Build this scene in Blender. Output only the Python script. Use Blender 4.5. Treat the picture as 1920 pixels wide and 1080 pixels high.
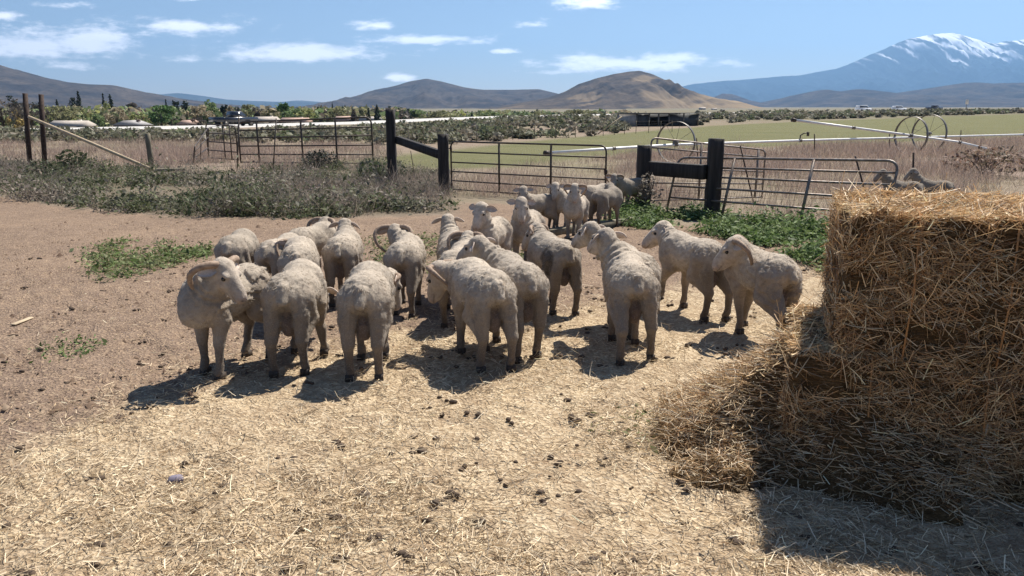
import bpy, bmesh, math, random
import numpy as np
from mathutils import Vector, Matrix

for o in list(bpy.data.objects):
    bpy.data.objects.remove(o)
SC = bpy.context.scene
COL = SC.collection
R = math.radians
rng = np.random.default_rng(7)
random.seed(7)

# ------------------------------------------------------------------ camera
CAM_H, PITCH, FPX = 1.7, R(13.8), 1387.0
cam_d = bpy.data.cameras.new("camera")
cam_d.sensor_width = 36.0
cam_d.lens = 36.0 * FPX / 1920.0
cam_d.clip_start, cam_d.clip_end = 0.05, 60000
cam = bpy.data.objects.new("camera", cam_d)
COL.objects.link(cam)
cam.location = (0, 0, CAM_H)
cam.rotation_euler = (R(90) - PITCH, 0, 0)
SC.camera = cam

# ------------------------------------------------------------------ sun, sky, exposure
SUN_EL, SUN_AZ = R(56), R(38)          # azimuth clockwise from +Y
SUNV = Vector((math.sin(SUN_AZ) * math.cos(SUN_EL), math.cos(SUN_AZ) * math.cos(SUN_EL), math.sin(SUN_EL)))
sun_d = bpy.data.lights.new("sun", 'SUN')
sun_d.energy, sun_d.angle, sun_d.color = 5.0, R(0.53), (1.0, 0.94, 0.85)
sun = bpy.data.objects.new("sun", sun_d)
COL.objects.link(sun)
sun.rotation_euler = SUNV.to_track_quat('Z', 'Y').to_euler()
sun.location = (10, 12, 30)

vs = SC.view_settings
vs.view_transform, vs.look, vs.exposure, vs.gamma, vs.use_curve_mapping = 'Standard', 'None', 0.85, 1.0, False
SC.cycles.use_denoising = True
SC.cycles.max_bounces = 6
SC.cycles.volume_bounces = 0
SC.cycles.transparent_max_bounces = 8


def pray(px, py):
    """world direction (not normalised, y forward) of a place in the photo"""
    a, b = (np.asarray(px, float) - 960) / FPX, (540 - np.asarray(py, float)) / FPX
    return a, math.cos(PITCH) + b * math.sin(PITCH), -math.sin(PITCH) + b * math.cos(PITCH)


def build_world():
    w = bpy.data.worlds.new("World")
    SC.world = w
    w.use_nodes = True
    nt = w.node_tree
    N, L = nt.nodes, nt.links
    N.clear()
    out = N.new('ShaderNodeOutputWorld')
    bg = N.new('ShaderNodeBackground')
    sky = N.new('ShaderNodeTexSky')
    sky.sky_type = 'NISHITA'
    sky.sun_disc = False
    sky.sun_elevation, sky.sun_rotation = SUN_EL, SUN_AZ
    sky.altitude, sky.air_density, sky.dust_density, sky.ozone_density = 1300, 1.2, 0.0, 2.0
    bg.inputs['Strength'].default_value = 0.055
    tc = N.new('ShaderNodeTexCoord')
    sep = N.new('ShaderNodeSeparateXYZ')
    L.new(tc.outputs['Generated'], sep.inputs[0])

    def M(op, a, b=None, c=None):
        n = N.new('ShaderNodeMath')
        n.operation = op
        for i, v in enumerate((a, b, c)):
            if v is None:
                continue
            if isinstance(v, (int, float)):
                n.inputs[i].default_value = v
            else:
                L.new(v, n.inputs[i])
        return n.outputs[0]
    ysafe = M('MAXIMUM', sep.outputs[1], 0.05)
    u = M('DIVIDE', sep.outputs[0], ysafe)
    v = M('DIVIDE', sep.outputs[2], ysafe)
    comb = N.new('ShaderNodeCombineXYZ')
    L.new(M('MULTIPLY', u, 1.0), comb.inputs[0])
    L.new(M('MULTIPLY', v, 3.2), comb.inputs[1])

    def noise(scale, detail, rough, vec):
        n = N.new('ShaderNodeTexNoise')
        n.inputs['Scale'].default_value = scale
        n.inputs['Detail'].default_value = detail
        n.inputs['Roughness'].default_value = rough
        L.new(vec, n.inputs['Vector'])
        return n.outputs['Fac']
    n1 = noise(16, 7, 0.62, comb.outputs[0])
    n2 = noise(55, 5, 0.6, comb.outputs[0])
    clouds = [(100, 84, 205, 36, 1.0), (5, 30, 50, 13, .8), (345, 50, 150, 19, .9), (270, 62, 60, 22, .6), (565, 100, 190, 22, 1.0),
              (480, 104, 95, 17, 1.0), (800, 75, 165, 11, .95), (700, 49, 52, 13, .75), (990, 46, 42, 9, .7), (1095, 6, 66, 19, 1.1),
              (1180, 121, 205, 20, 1.0), (1240, 112, 90, 15, .9), (948, 97, 34, 6, .9), (752, 145, 34, 9, .8), (345, 112, 60, 9, .6),
              (120, 124, 110, 9, .65), (95, 10, 60, 8, .35), (360, -10, 60, 12, .6), (1020, 136, 80, 7, .5),
              (-300, 60, 260, 40, .9), (2300, 30, 200, 25, .8), (2700, 80, 220, 30, .8), (-700, 90, 200, 25, .8)]
    total = None
    for (cx, cy, hw, hh, op) in clouds:
        dx, dy, dz = pray(cx, cy)
        u0, v0 = float(dx / dy), float(dz / dy)
        a, b = hw * 1.15 / FPX, hh * 1.3 / FPX
        du = M('DIVIDE', M('SUBTRACT', u, u0), a)
        dvv = M('DIVIDE', M('SUBTRACT', v, v0), b)
        low = M('MULTIPLY', M('LESS_THAN', dvv, 0.0), 0.35)       # flatter undersides
        dvv = M('MULTIPLY', dvv, M('ADD', low, 1.0))
        rr = M('SQRT', M('ADD', M('MULTIPLY', du, du), M('MULTIPLY', dvv, dvv)))
        m = M('MULTIPLY', M('SUBTRACT', 1.05, rr), op)
        total = m if total is None else M('SMOOTH_MAX', total, m, 0.08)
    dens = M('ADD', total, M('ADD', M('MULTIPLY', M('SUBTRACT', n1, 0.52), 2.1), M('MULTIPLY', M('SUBTRACT', n2, 0.5), 0.7)))
    mr = N.new('ShaderNodeMapRange')
    mr.interpolation_type = 'SMOOTHSTEP'
    mr.inputs['From Min'].default_value = 0.12
    mr.inputs['From Max'].default_value = 0.85
    L.new(dens, mr.inputs['Value'])
    front = M('GREATER_THAN', sep.outputs[1], 0.06)
    above = M('GREATER_THAN', sep.outputs[2], 0.0)
    fac = M('MULTIPLY', M('MULTIPLY', M('MULTIPLY', mr.outputs[0], front), above), 0.9)
    hs = N.new('ShaderNodeMix')          # a little less green: the camera's white balance
    hs.data_type, hs.blend_type = 'RGBA', 'MULTIPLY'
    hs.inputs[0].default_value = 1.0
    L.new(sky.outputs[0], hs.inputs[6])
    hs.inputs[7].default_value = (0.90, 0.90, 1.0, 1)
    mix = N.new('ShaderNodeMix')
    mix.data_type = 'RGBA'
    L.new(fac, mix.inputs[0])
    L.new(hs.outputs[2], mix.inputs[6])
    mix.inputs[7].default_value = (20.0, 19.6, 19.8, 1)
    L.new(mix.outputs[2], bg.inputs['Color'])
    L.new(bg.outputs[0], out.inputs['Surface'])


build_world()

# ------------------------------------------------------------------ helpers


def smooth(a, b, x):
    t = np.clip((np.asarray(x, float) - a) / (b - a), 0, 1)
    return t * t * (3 - 2 * t)


_TAB = np.random.default_rng(3).random((64, 64, 64)).astype(np.float32)


def vnoise(p):
    """value noise in 0..1 at points (n,3)"""
    p = np.asarray(p, float)
    i = np.floor(p).astype(int)
    f = p - i
    f = f * f * (3 - 2 * f)
    i0, i1 = i & 63, (i + 1) & 63
    x0, y0, z0 = i0[..., 0], i0[..., 1], i0[..., 2]
    x1, y1, z1 = i1[..., 0], i1[..., 1], i1[..., 2]
    fx, fy, fz = f[..., 0], f[..., 1], f[..., 2]
    T = _TAB
    c00 = T[x0, y0, z0] * (1 - fx) + T[x1, y0, z0] * fx
    c10 = T[x0, y1, z0] * (1 - fx) + T[x1, y1, z0] * fx
    c01 = T[x0, y0, z1] * (1 - fx) + T[x1, y0, z1] * fx
    c11 = T[x0, y1, z1] * (1 - fx) + T[x1, y1, z1] * fx
    return (c00 * (1 - fy) + c10 * fy) * (1 - fz) + (c01 * (1 - fy) + c11 * fy) * fz


def fbm(p, oct=4):
    s, a, t = 0, 1.0, 0
    for k in range(oct):
        s = s + a * vnoise(np.asarray(p) * (2 ** k) + 17.3 * k)
        t += a
        a *= 0.5
    return s / t


def tag(o, label=None, cat=None, group=None, kind=None):
    if label:
        o['label'] = label
    if cat:
        o['category'] = cat
    if group:
        o['group'] = group
    if kind:
        o['kind'] = kind
    return o


def empty(name, loc=(0, 0, 0), rz=0.0):
    o = bpy.data.objects.new(name, None)
    o.empty_display_size = 0.1
    COL.objects.link(o)
    o.location = loc
    o.rotation_euler = (0, 0, rz)
    return o


def mesh_np(name, verts, faces, mat=None, parent=None, smooth_shade=False, col=None, col_domain='POINT'):
    """verts (n,3), faces (m,k) with one k, or a list of such arrays"""
    me = bpy.data.meshes.new(name)
    verts = np.asarray(verts, np.float32)
    fl = faces if isinstance(faces, list) and isinstance(faces[0], np.ndarray) else [faces]
    fl = [np.asarray(f, np.int32) for f in fl if len(f)]
    me.vertices.add(len(verts))
    me.vertices.foreach_set('co', verts.ravel())
    nl = sum(f.size for f in fl)
    nf = sum(len(f) for f in fl)
    me.loops.add(nl)
    me.loops.foreach_set('vertex_index', np.concatenate([f.ravel() for f in fl]))
    me.polygons.add(nf)
    st, b = [], 0
    for f in fl:
        st.append(b + np.arange(len(f)) * f.shape[1])
        b += f.size
    me.polygons.foreach_set('loop_start', np.concatenate(st).astype(np.int32))
    me.update(calc_edges=True)
    me.validate()
    if smooth_shade:
        me.polygons.foreach_set('use_smooth', np.ones(len(me.polygons), bool))
    if col is not None:
        at = me.attributes.new('col', 'FLOAT_COLOR', col_domain)
        c = np.asarray(col, np.float32)
        if c.shape[1] == 3:
            c = np.concatenate([c, np.ones((len(c), 1), np.float32)], 1)
        at.data.foreach_set('color', c.ravel())
    o = bpy.data.objects.new(name, me)
    COL.objects.link(o)
    if mat:
        me.materials.append(mat)
    if parent:
        o.parent = parent
    return o


class MB:
    """collects shapes, then becomes one mesh object"""

    def __init__(s):
        s.v, s.q, s.t, s.n = [], [], [], 0

    def add(s, v, q=None, t=None):
        v = np.asarray(v, float).reshape(-1, 3)
        s.v.append(v)
        if q is not None and len(q):
            s.q.append(np.asarray(q) + s.n)
        if t is not None and len(t):
            s.t.append(np.asarray(t) + s.n)
        s.n += len(v)
        return s

    def box(s, c, d, rz=0.0, bev=0.0, taper=1.0):
        c = np.asarray(c, float)
        d = np.asarray(d, float) / 2
        b = min(bev, d.min() * 0.9)
        pts = []
        if b <= 0:
            rings = [(-d[2], 1), (d[2], taper)]
            for z, k in rings:
                for sx, sy in ((-1, -1), (1, -1), (1, 1), (-1, 1)):
                    pts.append((sx * d[0] * k, sy * d[1] * k, z))
            m = 4
        else:
            rings = [(-d[2], b), (-d[2] + b, 0), (d[2] - b, 0), (d[2], b)]
            for z, ins in rings:
                k = 1 if z < 0 else taper
                x, y = d[0] * k - ins, d[1] * k - ins
                e = b * 0.7
                for p in ((-x + e, -y), (x - e, -y), (x, -y + e), (x, y - e), (x - e, y), (-x + e, y), (-x, y - e), (-x, -y + e)):
                    pts.append((p[0], p[1], z))
            m = 8
        pts = np.array(pts)
        nr = len(rings)
        q = [(i * m + j, i * m + (j + 1) % m, (i + 1) * m + (j + 1) % m, (i + 1) * m + j) for i in range(nr - 1) for j in range(m)]
        ca, sa = math.cos(rz), math.sin(rz)
        w = np.stack([pts[:, 0] * ca - pts[:, 1] * sa, pts[:, 0] * sa + pts[:, 1] * ca, pts[:, 2]], 1) + c
        t = []
        for base, flip in ((0, True), ((nr - 1) * m, False)):
            for j in range(1, m - 1):
                f = (base, base + j, base + j + 1)
                t.append(f[::-1] if flip else f)
        return s.add(w, q, t)

    def tube(s, pts, r, n=8, caps=True):
        pts = np.asarray(pts, float)
        k = len(pts)
        rr = np.full(k, r) if np.isscalar(r) else np.asarray(r, float)
        tg = np.gradient(pts, axis=0)
        tg /= np.linalg.norm(tg, axis=1)[:, None] + 1e-12
        up = np.array((0, 0, 1.0)) if abs(tg[0][2]) < 0.9 else np.array((1.0, 0, 0))
        V = []
        for i in range(k):
            x = np.cross(up, tg[i])
            x /= np.linalg.norm(x) + 1e-12
            y = np.cross(tg[i], x)
            up = y
            a = np.arange(n) * 2 * math.pi / n
            V.append(pts[i] + rr[i] * (np.cos(a)[:, None] * x + np.sin(a)[:, None] * y))
        q = [(i * n + j, i * n + (j + 1) % n, (i + 1) * n + (j + 1) % n, (i + 1) * n + j) for i in range(k - 1) for j in range(n)]
        t = []
        if caps:
            for j in range(1, n - 1):
                t.append((0, j + 1, j))
                t.append(((k - 1) * n, (k - 1) * n + j, (k - 1) * n + j + 1))
        return s.add(np.concatenate(V), q, t)

    def sphere(s, c, r, nu=10, nv=7, rot=None):
        r = np.array((r, r, r)) if np.isscalar(r) else np.asarray(r, float)
        V = [(0, 0, -1)]
        for i in range(1, nv):
            a = -math.pi / 2 + math.pi * i / nv
            for j in range(nu):
                b = 2 * math.pi * j / nu
                V.append((math.cos(a) * math.cos(b), math.cos(a) * math.sin(b), math.sin(a)))
        V.append((0, 0, 1))
        V = np.array(V) * r
        if rot is not None:
            V = V @ np.asarray(rot)
        q = [(1 + i * nu + j, 1 + i * nu + (j + 1) % nu, 1 + (i + 1) * nu + (j + 1) % nu, 1 + (i + 1) * nu + j) for i in range(nv - 2) for j in range(nu)]
        last = len(V) - 1
        t = [(0, 1 + (j + 1) % nu, 1 + j) for j in range(nu)] + [(last, 1 + (nv - 2) * nu + j, 1 + (nv - 2) * nu + (j + 1) % nu) for j in range(nu)]
        return s.add(V + np.asarray(c), q, t)

    def prism(s, prof, w, axis='x'):
        """closed 2-D profile (in y,z) extruded along x by w, centred"""
        p = np.asarray(prof, float)
        n = len(p)
        V = np.concatenate([np.stack([np.full(n, sx * w / 2), p[:, 0], p[:, 1]], 1) for sx in (-1, 1)])
        q = [(j, (j + 1) % n, n + (j + 1) % n, n + j) for j in range(n)]
        cc = s.n
        s.add(V, q)
        s.poly = getattr(s, 'poly', [])
        s.poly += [[cc + j for j in range(n)][::-1], [cc + n + j for j in range(n)]]
        return s

    def build(s, name, mat, parent=None, smooth_shade=False, col=None):
        fl = []
        if s.q:
            fl.append(np.concatenate(s.q))
        if s.t:
            fl.append(np.concatenate(s.t))
        for p in getattr(s, 'poly', []):
            fl.append(np.array([p]))
        return mesh_np(name, np.concatenate(s.v), fl, mat, parent, smooth_shade, col)


# ------------------------------------------------------------------ materials
def new_mat(name):
    m = bpy.data.materials.new(name)
    m.use_nodes = True
    nt = m.node_tree
    b = nt.nodes['Principled BSDF']
    b.inputs['Roughness'].default_value = 0.9
    b.inputs['Specular IOR Level'].default_value = 0.2
    return m, nt, b


class NG:
    def __init__(s, nt):
        s.nt, s.N, s.L = nt, nt.nodes, nt.links

    def math(s, op, a, b=None, c=None, clamp=False):
        n = s.N.new('ShaderNodeMath')
        n.operation, n.use_clamp = op, clamp
        for i, v in enumerate((a, b, c)):
            if v is None:
                continue
            if isinstance(v, (int, float)):
                n.inputs[i].default_value = v
            else:
                s.L.new(v, n.inputs[i])
        return n.outputs[0]

    def coord(s, kind='Object', scale=(1, 1, 1), rot=(0, 0, 0)):
        t = s.N.new('ShaderNodeTexCoord')
        mp = s.N.new('ShaderNodeMapping')
        mp.inputs['Scale'].default_value = scale
        mp.inputs['Rotation'].default_value = rot
        s.L.new(t.outputs[kind], mp.inputs[0])
        return mp.outputs[0]

    def noise(s, vec, scale, detail=4, rough=0.55, dist=0.0, out='Fac'):
        n = s.N.new('ShaderNodeTexNoise')
        n.inputs['Scale'].default_value = scale
        n.inputs['Detail'].default_value = detail
        n.inputs['Roughness'].default_value = rough
        n.inputs['Distortion'].default_value = dist
        s.L.new(vec, n.inputs['Vector'])
        return n.outputs[out]

    def ramp(s, fac, stops):
        n = s.N.new('ShaderNodeValToRGB')
        e = n.color_ramp.elements
        while len(e) < len(stops):
            e.new(0.5)
        for el, (p, c) in zip(e, stops):
            el.position = p
            el.color = (c[0], c[1], c[2], 1) if not isinstance(c, (int, float)) else (c, c, c, 1)
        s.L.new(fac, n.inputs[0])
        return n.outputs[0]

    def mix(s, fac, a, b, mode='MIX'):
        n = s.N.new('ShaderNodeMix')
        n.data_type, n.blend_type = 'RGBA', mode
        if isinstance(fac, (int, float)):
            n.inputs[0].default_value = fac
        else:
            s.L.new(fac, n.inputs[0])
        for k, v in ((6, a), (7, b)):
            if isinstance(v, tuple):
                n.inputs[k].default_value = (v[0], v[1], v[2], 1)
            else:
                s.L.new(v, n.inputs[k])
        return n.outputs[2]

    def attr(s, name, out='Color'):
        n = s.N.new('ShaderNodeAttribute')
        n.attribute_name = name
        return n.outputs[out]

    def bump(s, h, strength, dist, normal=None):
        n = s.N.new('ShaderNodeBump')
        n.inputs['Strength'].default_value = strength
        n.inputs['Distance'].default_value = dist
        s.L.new(h, n.inputs['Height'])
        if normal is not None:
            s.L.new(normal, n.inputs['Normal'])
        return n.outputs[0]


def plain(name, c, rough=0.7, var=0.25, scale=6.0, metal=0.0, bump=0.0, spec=0.3, c2=None, stretch=(1, 1, 1)):
    m, nt, b = new_mat(name)
    g = NG(nt)
    vec = g.coord('Object', stretch)
    f = g.noise(vec, scale, 6, 0.6)
    lo = tuple(x * (1 - var) for x in c) if c2 is None else c2
    hi = tuple(min(1, x * (1 + var)) for x in c)
    nt.links.new(g.ramp(f, [(0.3, lo), (0.7, hi)]), b.inputs['Base Color'])
    b.inputs['Roughness'].default_value = rough
    b.inputs['Metallic'].default_value = metal
    b.inputs['Specular IOR Level'].default_value = spec
    if bump:
        nt.links.new(g.bump(g.noise(vec, scale * 4, 5), 0.6, bump), b.inputs['Normal'])
    return m


def leafy(name, rough=0.6, trans=0.35, spec=0.3):
    """colour of each leaf, blade or straw from its own attribute; lets some light through"""
    m, nt, b = new_mat(name)
    g = NG(nt)
    c = g.attr('col')
    nt.links.new(c, b.inputs['Base Color'])
    b.inputs['Roughness'].default_value = rough
    b.inputs['Specular IOR Level'].default_value = spec
    if trans > 0:
        tr = nt.nodes.new('ShaderNodeBsdfTranslucent')
        nt.links.new(c, tr.inputs['Color'])
        mx = nt.nodes.new('ShaderNodeMixShader')
        mx.inputs[0].default_value = trans
        nt.links.new(b.outputs[0], mx.inputs[1])
        nt.links.new(tr.outputs[0], mx.inputs[2])
        nt.links.new(mx.outputs[0], nt.nodes['Material Output'].inputs['Surface'])
    return m


MAT = {}
MAT['leaf'] = leafy('leaf', 0.6, 0.3, 0.15)
MAT['straw'] = leafy('straw', 0.55, 0.2, 0.35)
MAT['grass'] = leafy('dry_grass', 0.8, 0.3, 0.1)
MAT['tar_wood'] = plain('tarred_wood', (0.036, 0.031, 0.028), 0.8, 0.5, 14, bump=0.02, stretch=(1, 1, 0.08), c2=(0.010, 0.009, 0.009))
MAT['tar_wood'].name = 'dark_weathered_timber'
MAT['pipe_steel'] = plain('dull_steel', (0.20, 0.185, 0.17), 0.5, 0.35, 14, metal=0.5, c2=(0.11, 0.07, 0.05))
MAT['dark_steel'] = plain('dark_steel', (0.07, 0.06, 0.05), 0.55, 0.4, 14, metal=0.35, c2=(0.045, 0.028, 0.02))
MAT['rust'] = plain('rusty_steel', (0.055, 0.036, 0.028), 0.8, 0.5, 16, metal=0.1)
MAT['alu'] = plain('aluminium_pipe', (0.72, 0.70, 0.66), 0.45, 0.12, 3, metal=0.15)
MAT['wheel_steel'] = plain('wheel_steel', (0.17, 0.155, 0.135), 0.5, 0.3, 8, metal=0.5)
MAT['pale_wood'] = plain('pale_wood', (0.42, 0.33, 0.22), 0.8, 0.3, 5, stretch=(1, 1, 0.2))
MAT['old_wood'] = plain('old_wood', (0.16, 0.14, 0.10), 0.9, 0.4, 8, bump=0.01, stretch=(1, 1, 0.2))
MAT['bark'] = plain('bark', (0.10, 0.075, 0.055), 0.9, 0.4, 3)
MAT['horn'] = None
MAT['hoof'] = plain('hoof', (0.06, 0.045, 0.035), 0.7, 0.4, 30)
MAT['eye'] = plain('eye', (0.012, 0.009, 0.007), 0.15, 0.2, 5, spec=0.6)

# ------------------------------------------------------------------ terrain
ROAD = [(-700, 262, 66), (-300, 254, 78), (50, 245.5, 94), (425, 238, 115), (700, 230.5, 140), (960, 219.5, 172), (1300, 213, 215),
        (1640, 210, 245), (1900, 207.5, 262), (2300, 205, 290), (2800, 204, 330)]
_ru, _ry, _rz, _rd = [], [], [], []


def base_z(d):
    return np.interp(d, [0, 20, 60, 100, 400, 1000, 14000], [0, -.45, -.92, -1.3, -2.9, -4.2, -7.0])


for (px, py, yy) in ROAD:
    dx, dy, dz = pray(px, py)
    _ru.append(float(dx / dy))
    _ry.append(yy)
    z = CAM_H + yy * float(dz / dy)
    d = yy * math.hypot(1, float(dx / dy))
    _rd.append(d)
    _rz.append(z - float(base_z(d)))


def terrain(x, y):
    x, y = np.asarray(x, float), np.asarray(y, float)
    d = np.hypot(x, y)
    u = np.clip(x / np.maximum(y, np.maximum(1e-3, d * 0.3)), -2, 2)
    rise, rd = np.interp(u, _ru, _rz), np.interp(u, _ru, _rd)
    k = np.clip((d - 28) / (rd - 28), 0, 1)
    k = k * k * (3 - 2 * k)
    dip = np.where(d > rd + 12, -np.minimum((d - rd - 12) * 0.03, 1.4), 0.0) * (u < 0.15)
    return base_z(d) + rise * k + dip


def P(px, py):
    """where the line of sight through a place in the photo meets the ground"""
    dx, dy, dz = (float(v) for v in pray(px, py))
    prev = 0.5
    for yy in np.geomspace(1.0, 6000, 700):
        if CAM_H + yy * dz / dy < terrain(yy * dx / dy, yy):
            lo, hi = prev, yy
            for _ in range(30):
                m = (lo + hi) / 2
                if CAM_H + m * dz / dy < terrain(m * dx / dy, m):
                    hi = m
                else:
                    lo = m
            yy = hi
            return Vector((yy * dx / dy, yy, float(terrain(yy * dx / dy, yy))))
        prev = yy
    return Vector((prev * dx / dy, prev, float(terrain(prev * dx / dy, prev))))


def RP(px, py, yy):
    dx, dy, dz = (float(v) for v in pray(px, py))
    return Vector((yy * dx / dy, yy, CAM_H + yy * dz / dy))


def G(x, y):
    return Vector((x, y, float(terrain(x, y))))


def poly_mask(x, y, poly, w):
    """1 inside the world polygon, soft over w metres at its edge"""
    inside = np.zeros(x.shape, bool)
    dist = np.full(x.shape, 1e9)
    n = len(poly)
    for i in range(n):
        x0, y0 = poly[i]
        x1, y1 = poly[(i + 1) % n]
        c = ((y0 > y) != (y1 > y)) & (x < (x1 - x0) * (y - y0) / (y1 - y0 + 1e-12) + x0)
        inside ^= c
        ex, ey = x1 - x0, y1 - y0
        t = np.clip(((x - x0) * ex + (y - y0) * ey) / (ex * ex + ey * ey + 1e-12), 0, 1)
        dist = np.minimum(dist, np.hypot(x - x0 - t * ex, y - y0 - t * ey))
    sd = np.where(inside, dist, -dist)
    return smooth(-w / 2, w / 2, sd)


def wpoly(pts):
    return [tuple(P(*p)[:2]) for p in pts]


Z_STRAW = wpoly([(-500, 1500), (-300, 1020), (0, 850), (230, 770), (420, 700), (640, 650), (860, 610), (1050, 585), (1250, 545), (1430, 520), (1560, 505),
                 (2100, 560), (2700, 700), (2600, 1500)])
Z_FIELD = wpoly([(640, 302), (800, 286), (980, 266), (1180, 248), (1330, 236), (1520, 227), (1700, 221), (1920, 214), (2300, 211), (2700, 212),
                 (2700, 238), (2300, 246), (1920, 256), (1700, 266), (1500, 273), (1270, 283), (1100, 296), (960, 314), (840, 318), (700, 312)])
Z_PEN = wpoly([(-600, 340), (-200, 352), (0, 368), (150, 392), (330, 408), (600, 410), (850, 402), (870, 380), (1180, 392), (1185, 415), (1330, 425),
               (1560, 460), (2000, 520), (2700, 640), (3500, 2500), (-3000, 2500), (-2500, 600)])
Z_WEEDS = wpoly([(-300, 300), (0, 306), (200, 312), (350, 318), (450, 322), (560, 312), (700, 312), (830, 322), (845, 370), (850, 400), (600, 408), (330, 406), (150, 390),
                 (0, 366), (-300, 345)])
Z_GREENR = wpoly([(1140, 420), (1150, 398), (1190, 388), (1260, 400), (1340, 400), (1440, 420), (1560, 425), (1700, 440), (1700, 520), (1560, 510), (1500, 490), (1400, 455), (1300, 435), (1200, 430)])
Z_PATCH = wpoly([(165, 470), (210, 455), (290, 450), (395, 455), (400, 480), (330, 495), (250, 520), (195, 528), (180, 500)])


def build_ground():
    az = np.concatenate([np.linspace(-180, -46, 70, endpoint=False), np.linspace(-46, 46, 720, endpoint=False), np.linspace(46, 180, 70, endpoint=False)])
    rr = np.concatenate([[0.2, 0.6, 1.0], np.geomspace(1.4, 13500, 960)])
    A, D = np.meshgrid(np.radians(az), rr)
    X, Y = D * np.sin(A), D * np.cos(A)
    Zt = terrain(X, Y)
    pen = poly_mask(X, Y, Z_PEN, 2.0)
    nz = (fbm(np.stack([X * 1.1, Y * 1.1, X * 0], -1), 4) - 0.5) * 0.05 + (fbm(np.stack([X * 6, Y * 6, X * 0 + 5], -1), 3) - 0.5) * 0.022
    Zt = Zt + np.where(D < 60, nz * np.clip(1 - D / 60, 0, 1), 0)
    n14 = fbm(np.stack([X * 13, Y * 13, X * 0 + 9], -1), 2) - 0.5
    prints = smooth(.62, .72, vnoise(np.stack([X * 5.5, Y * 5.5, X * 0 + 3], -1)))
    Zt = Zt + (n14 * .020 - prints * .018) * smooth(18, 9, D)
    straw = poly_mask(X, Y, Z_STRAW, 1.7)
    field = poly_mask(X, Y, Z_FIELD, 2.5) * (D > 16)
    weeds = poly_mask(X, Y, Z_WEEDS, 1.0)
    verts = np.stack([X.ravel(), Y.ravel(), Zt.ravel()], 1)
    nr, na = X.shape
    i, j = np.meshgrid(np.arange(nr - 1), np.arange(na), indexing='ij')
    jn = (j + 1) % na
    faces = np.stack([i * na + j, (i + 1) * na + j, (i + 1) * na + jn, i * na + jn], -1).reshape(-1, 4)[:, ::-1]
    verts = np.concatenate([verts, [[0, 0, 0]]])
    c = len(verts) - 1
    tri = np.array([(c, (k + 1) % na, k) for k in range(na)])
    col = np.stack([straw.ravel(), field.ravel(), pen.ravel(), weeds.ravel()], 1)
    col = np.concatenate([col, [[1, 0, 1, 0]]])
    m, nt, b = new_mat('ground')
    g = NG(nt)
    vec = g.coord('Object')
    z = g.N.new('ShaderNodeSeparateColor')
    an = g.N.new('ShaderNodeAttribute')
    an.attribute_name = 'col'
    nt.links.new(an.outputs['Color'], z.inputs[0])
    s_straw, s_field, s_pen, s_weed = z.outputs[0], z.outputs[1], z.outputs[2], an.outputs['Alpha']
    big = g.noise(vec, 0.7, 5, 0.6)
    mid = g.noise(vec, 5, 6, 0.65)
    fine = g.noise(vec, 60, 4, 0.7)
    sv = g.coord('Object', (1.0, 1.0, 1.0))
    vor = g.N.new('ShaderNodeTexVoronoi')
    vor.inputs['Scale'].default_value = 55
    vor.inputs['Randomness'].default_value = 1
    dv = g.N.new('ShaderNodeVectorMath')
    dv.operation = 'ADD'
    nn = g.N.new('ShaderNodeTexNoise')
    nn.inputs['Scale'].default_value = 30
    g.L.new(vec, nn.inputs['Vector'])
    scl = g.N.new('ShaderNodeVectorMath')
    scl.operation = 'SCALE'
    scl.inputs['Scale'].default_value = 0.03
    g.L.new(nn.outputs['Color'], scl.inputs[0])
    g.L.new(vec, dv.inputs[0])
    g.L.new(scl.outputs[0], dv.inputs[1])
    g.L.new(dv.outputs[0], vor.inputs['Vector'])
    chip = g.ramp(vor.outputs['Color'], [(0.15, (0.30, 0.22, 0.138)), (0.55, (0.48, 0.375, 0.245)), (0.9, (0.62, 0.51, 0.355))])
    strawc = g.mix(g.ramp(mid, [(0.35, 0.0), (0.62, 1.0)]), g.mix(0.65, chip, (0.26, 0.185, 0.12)), chip)
    dirt = g.mix(g.ramp(fine, [(0.35, 0.0), (0.65, 1.0)]), (0.165, 0.116, 0.085), (0.265, 0.196, 0.148))
    dirt = g.mix(g.ramp(mid, [(0.35, 0.45), (0.6, 0.0)]), dirt, (0.125, 0.085, 0.062))
    dirt = g.mix(g.ramp(big, [(0.45, 0.0), (0.7, 0.5)]), dirt, (0.30, 0.215, 0.15))
    litter = g.ramp(vor.outputs['Color'], [(0.62, 0.0), (0.72, 1.0)])
    dirt = g.mix(g.math('MULTIPLY', litter, 0.45), dirt, (0.42, 0.31, 0.205))
    # the edge of the straw is broken up by noise
    edge = g.math('ADD', s_straw, g.math('MULTIPLY', g.math('SUBTRACT', g.math('ADD', big, mid), 1.0), 1.1))
    pen_c = g.mix(g.ramp(edge, [(0.25, 0.0), (0.75, 1.0)]), dirt, strawc)
    dry = g.mix(g.ramp(g.noise(vec, 1.6, 6, 0.7), [(0.35, 0.0), (0.65, 1.0)]), (0.20, 0.15, 0.115), (0.31, 0.24, 0.195))
    dry = g.mix(g.ramp(g.noise(vec, 0.05, 5, 0.6), [(0.4, 0.0), (0.65, 0.7)]), dry, (0.20, 0.19, 0.11))
    fieldc = g.mix(g.ramp(g.noise(g.coord('Object', (0.4, 1, 1)), 0.5, 6, 0.7), [(0.3, 0.0), (0.7, 1.0)]), (0.125, 0.128, 0.062), (0.165, 0.155, 0.083))
    gp = g.N.new('ShaderNodeNewGeometry')
    ln = g.N.new('ShaderNodeVectorMath')
    ln.operation = 'LENGTH'
    g.L.new(gp.outputs['Position'], ln.inputs[0])
    farm = g.math('MULTIPLY', g.math('SUBTRACT', ln.outputs['Value'], 90.0), 1 / 60.0, None, True)
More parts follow.
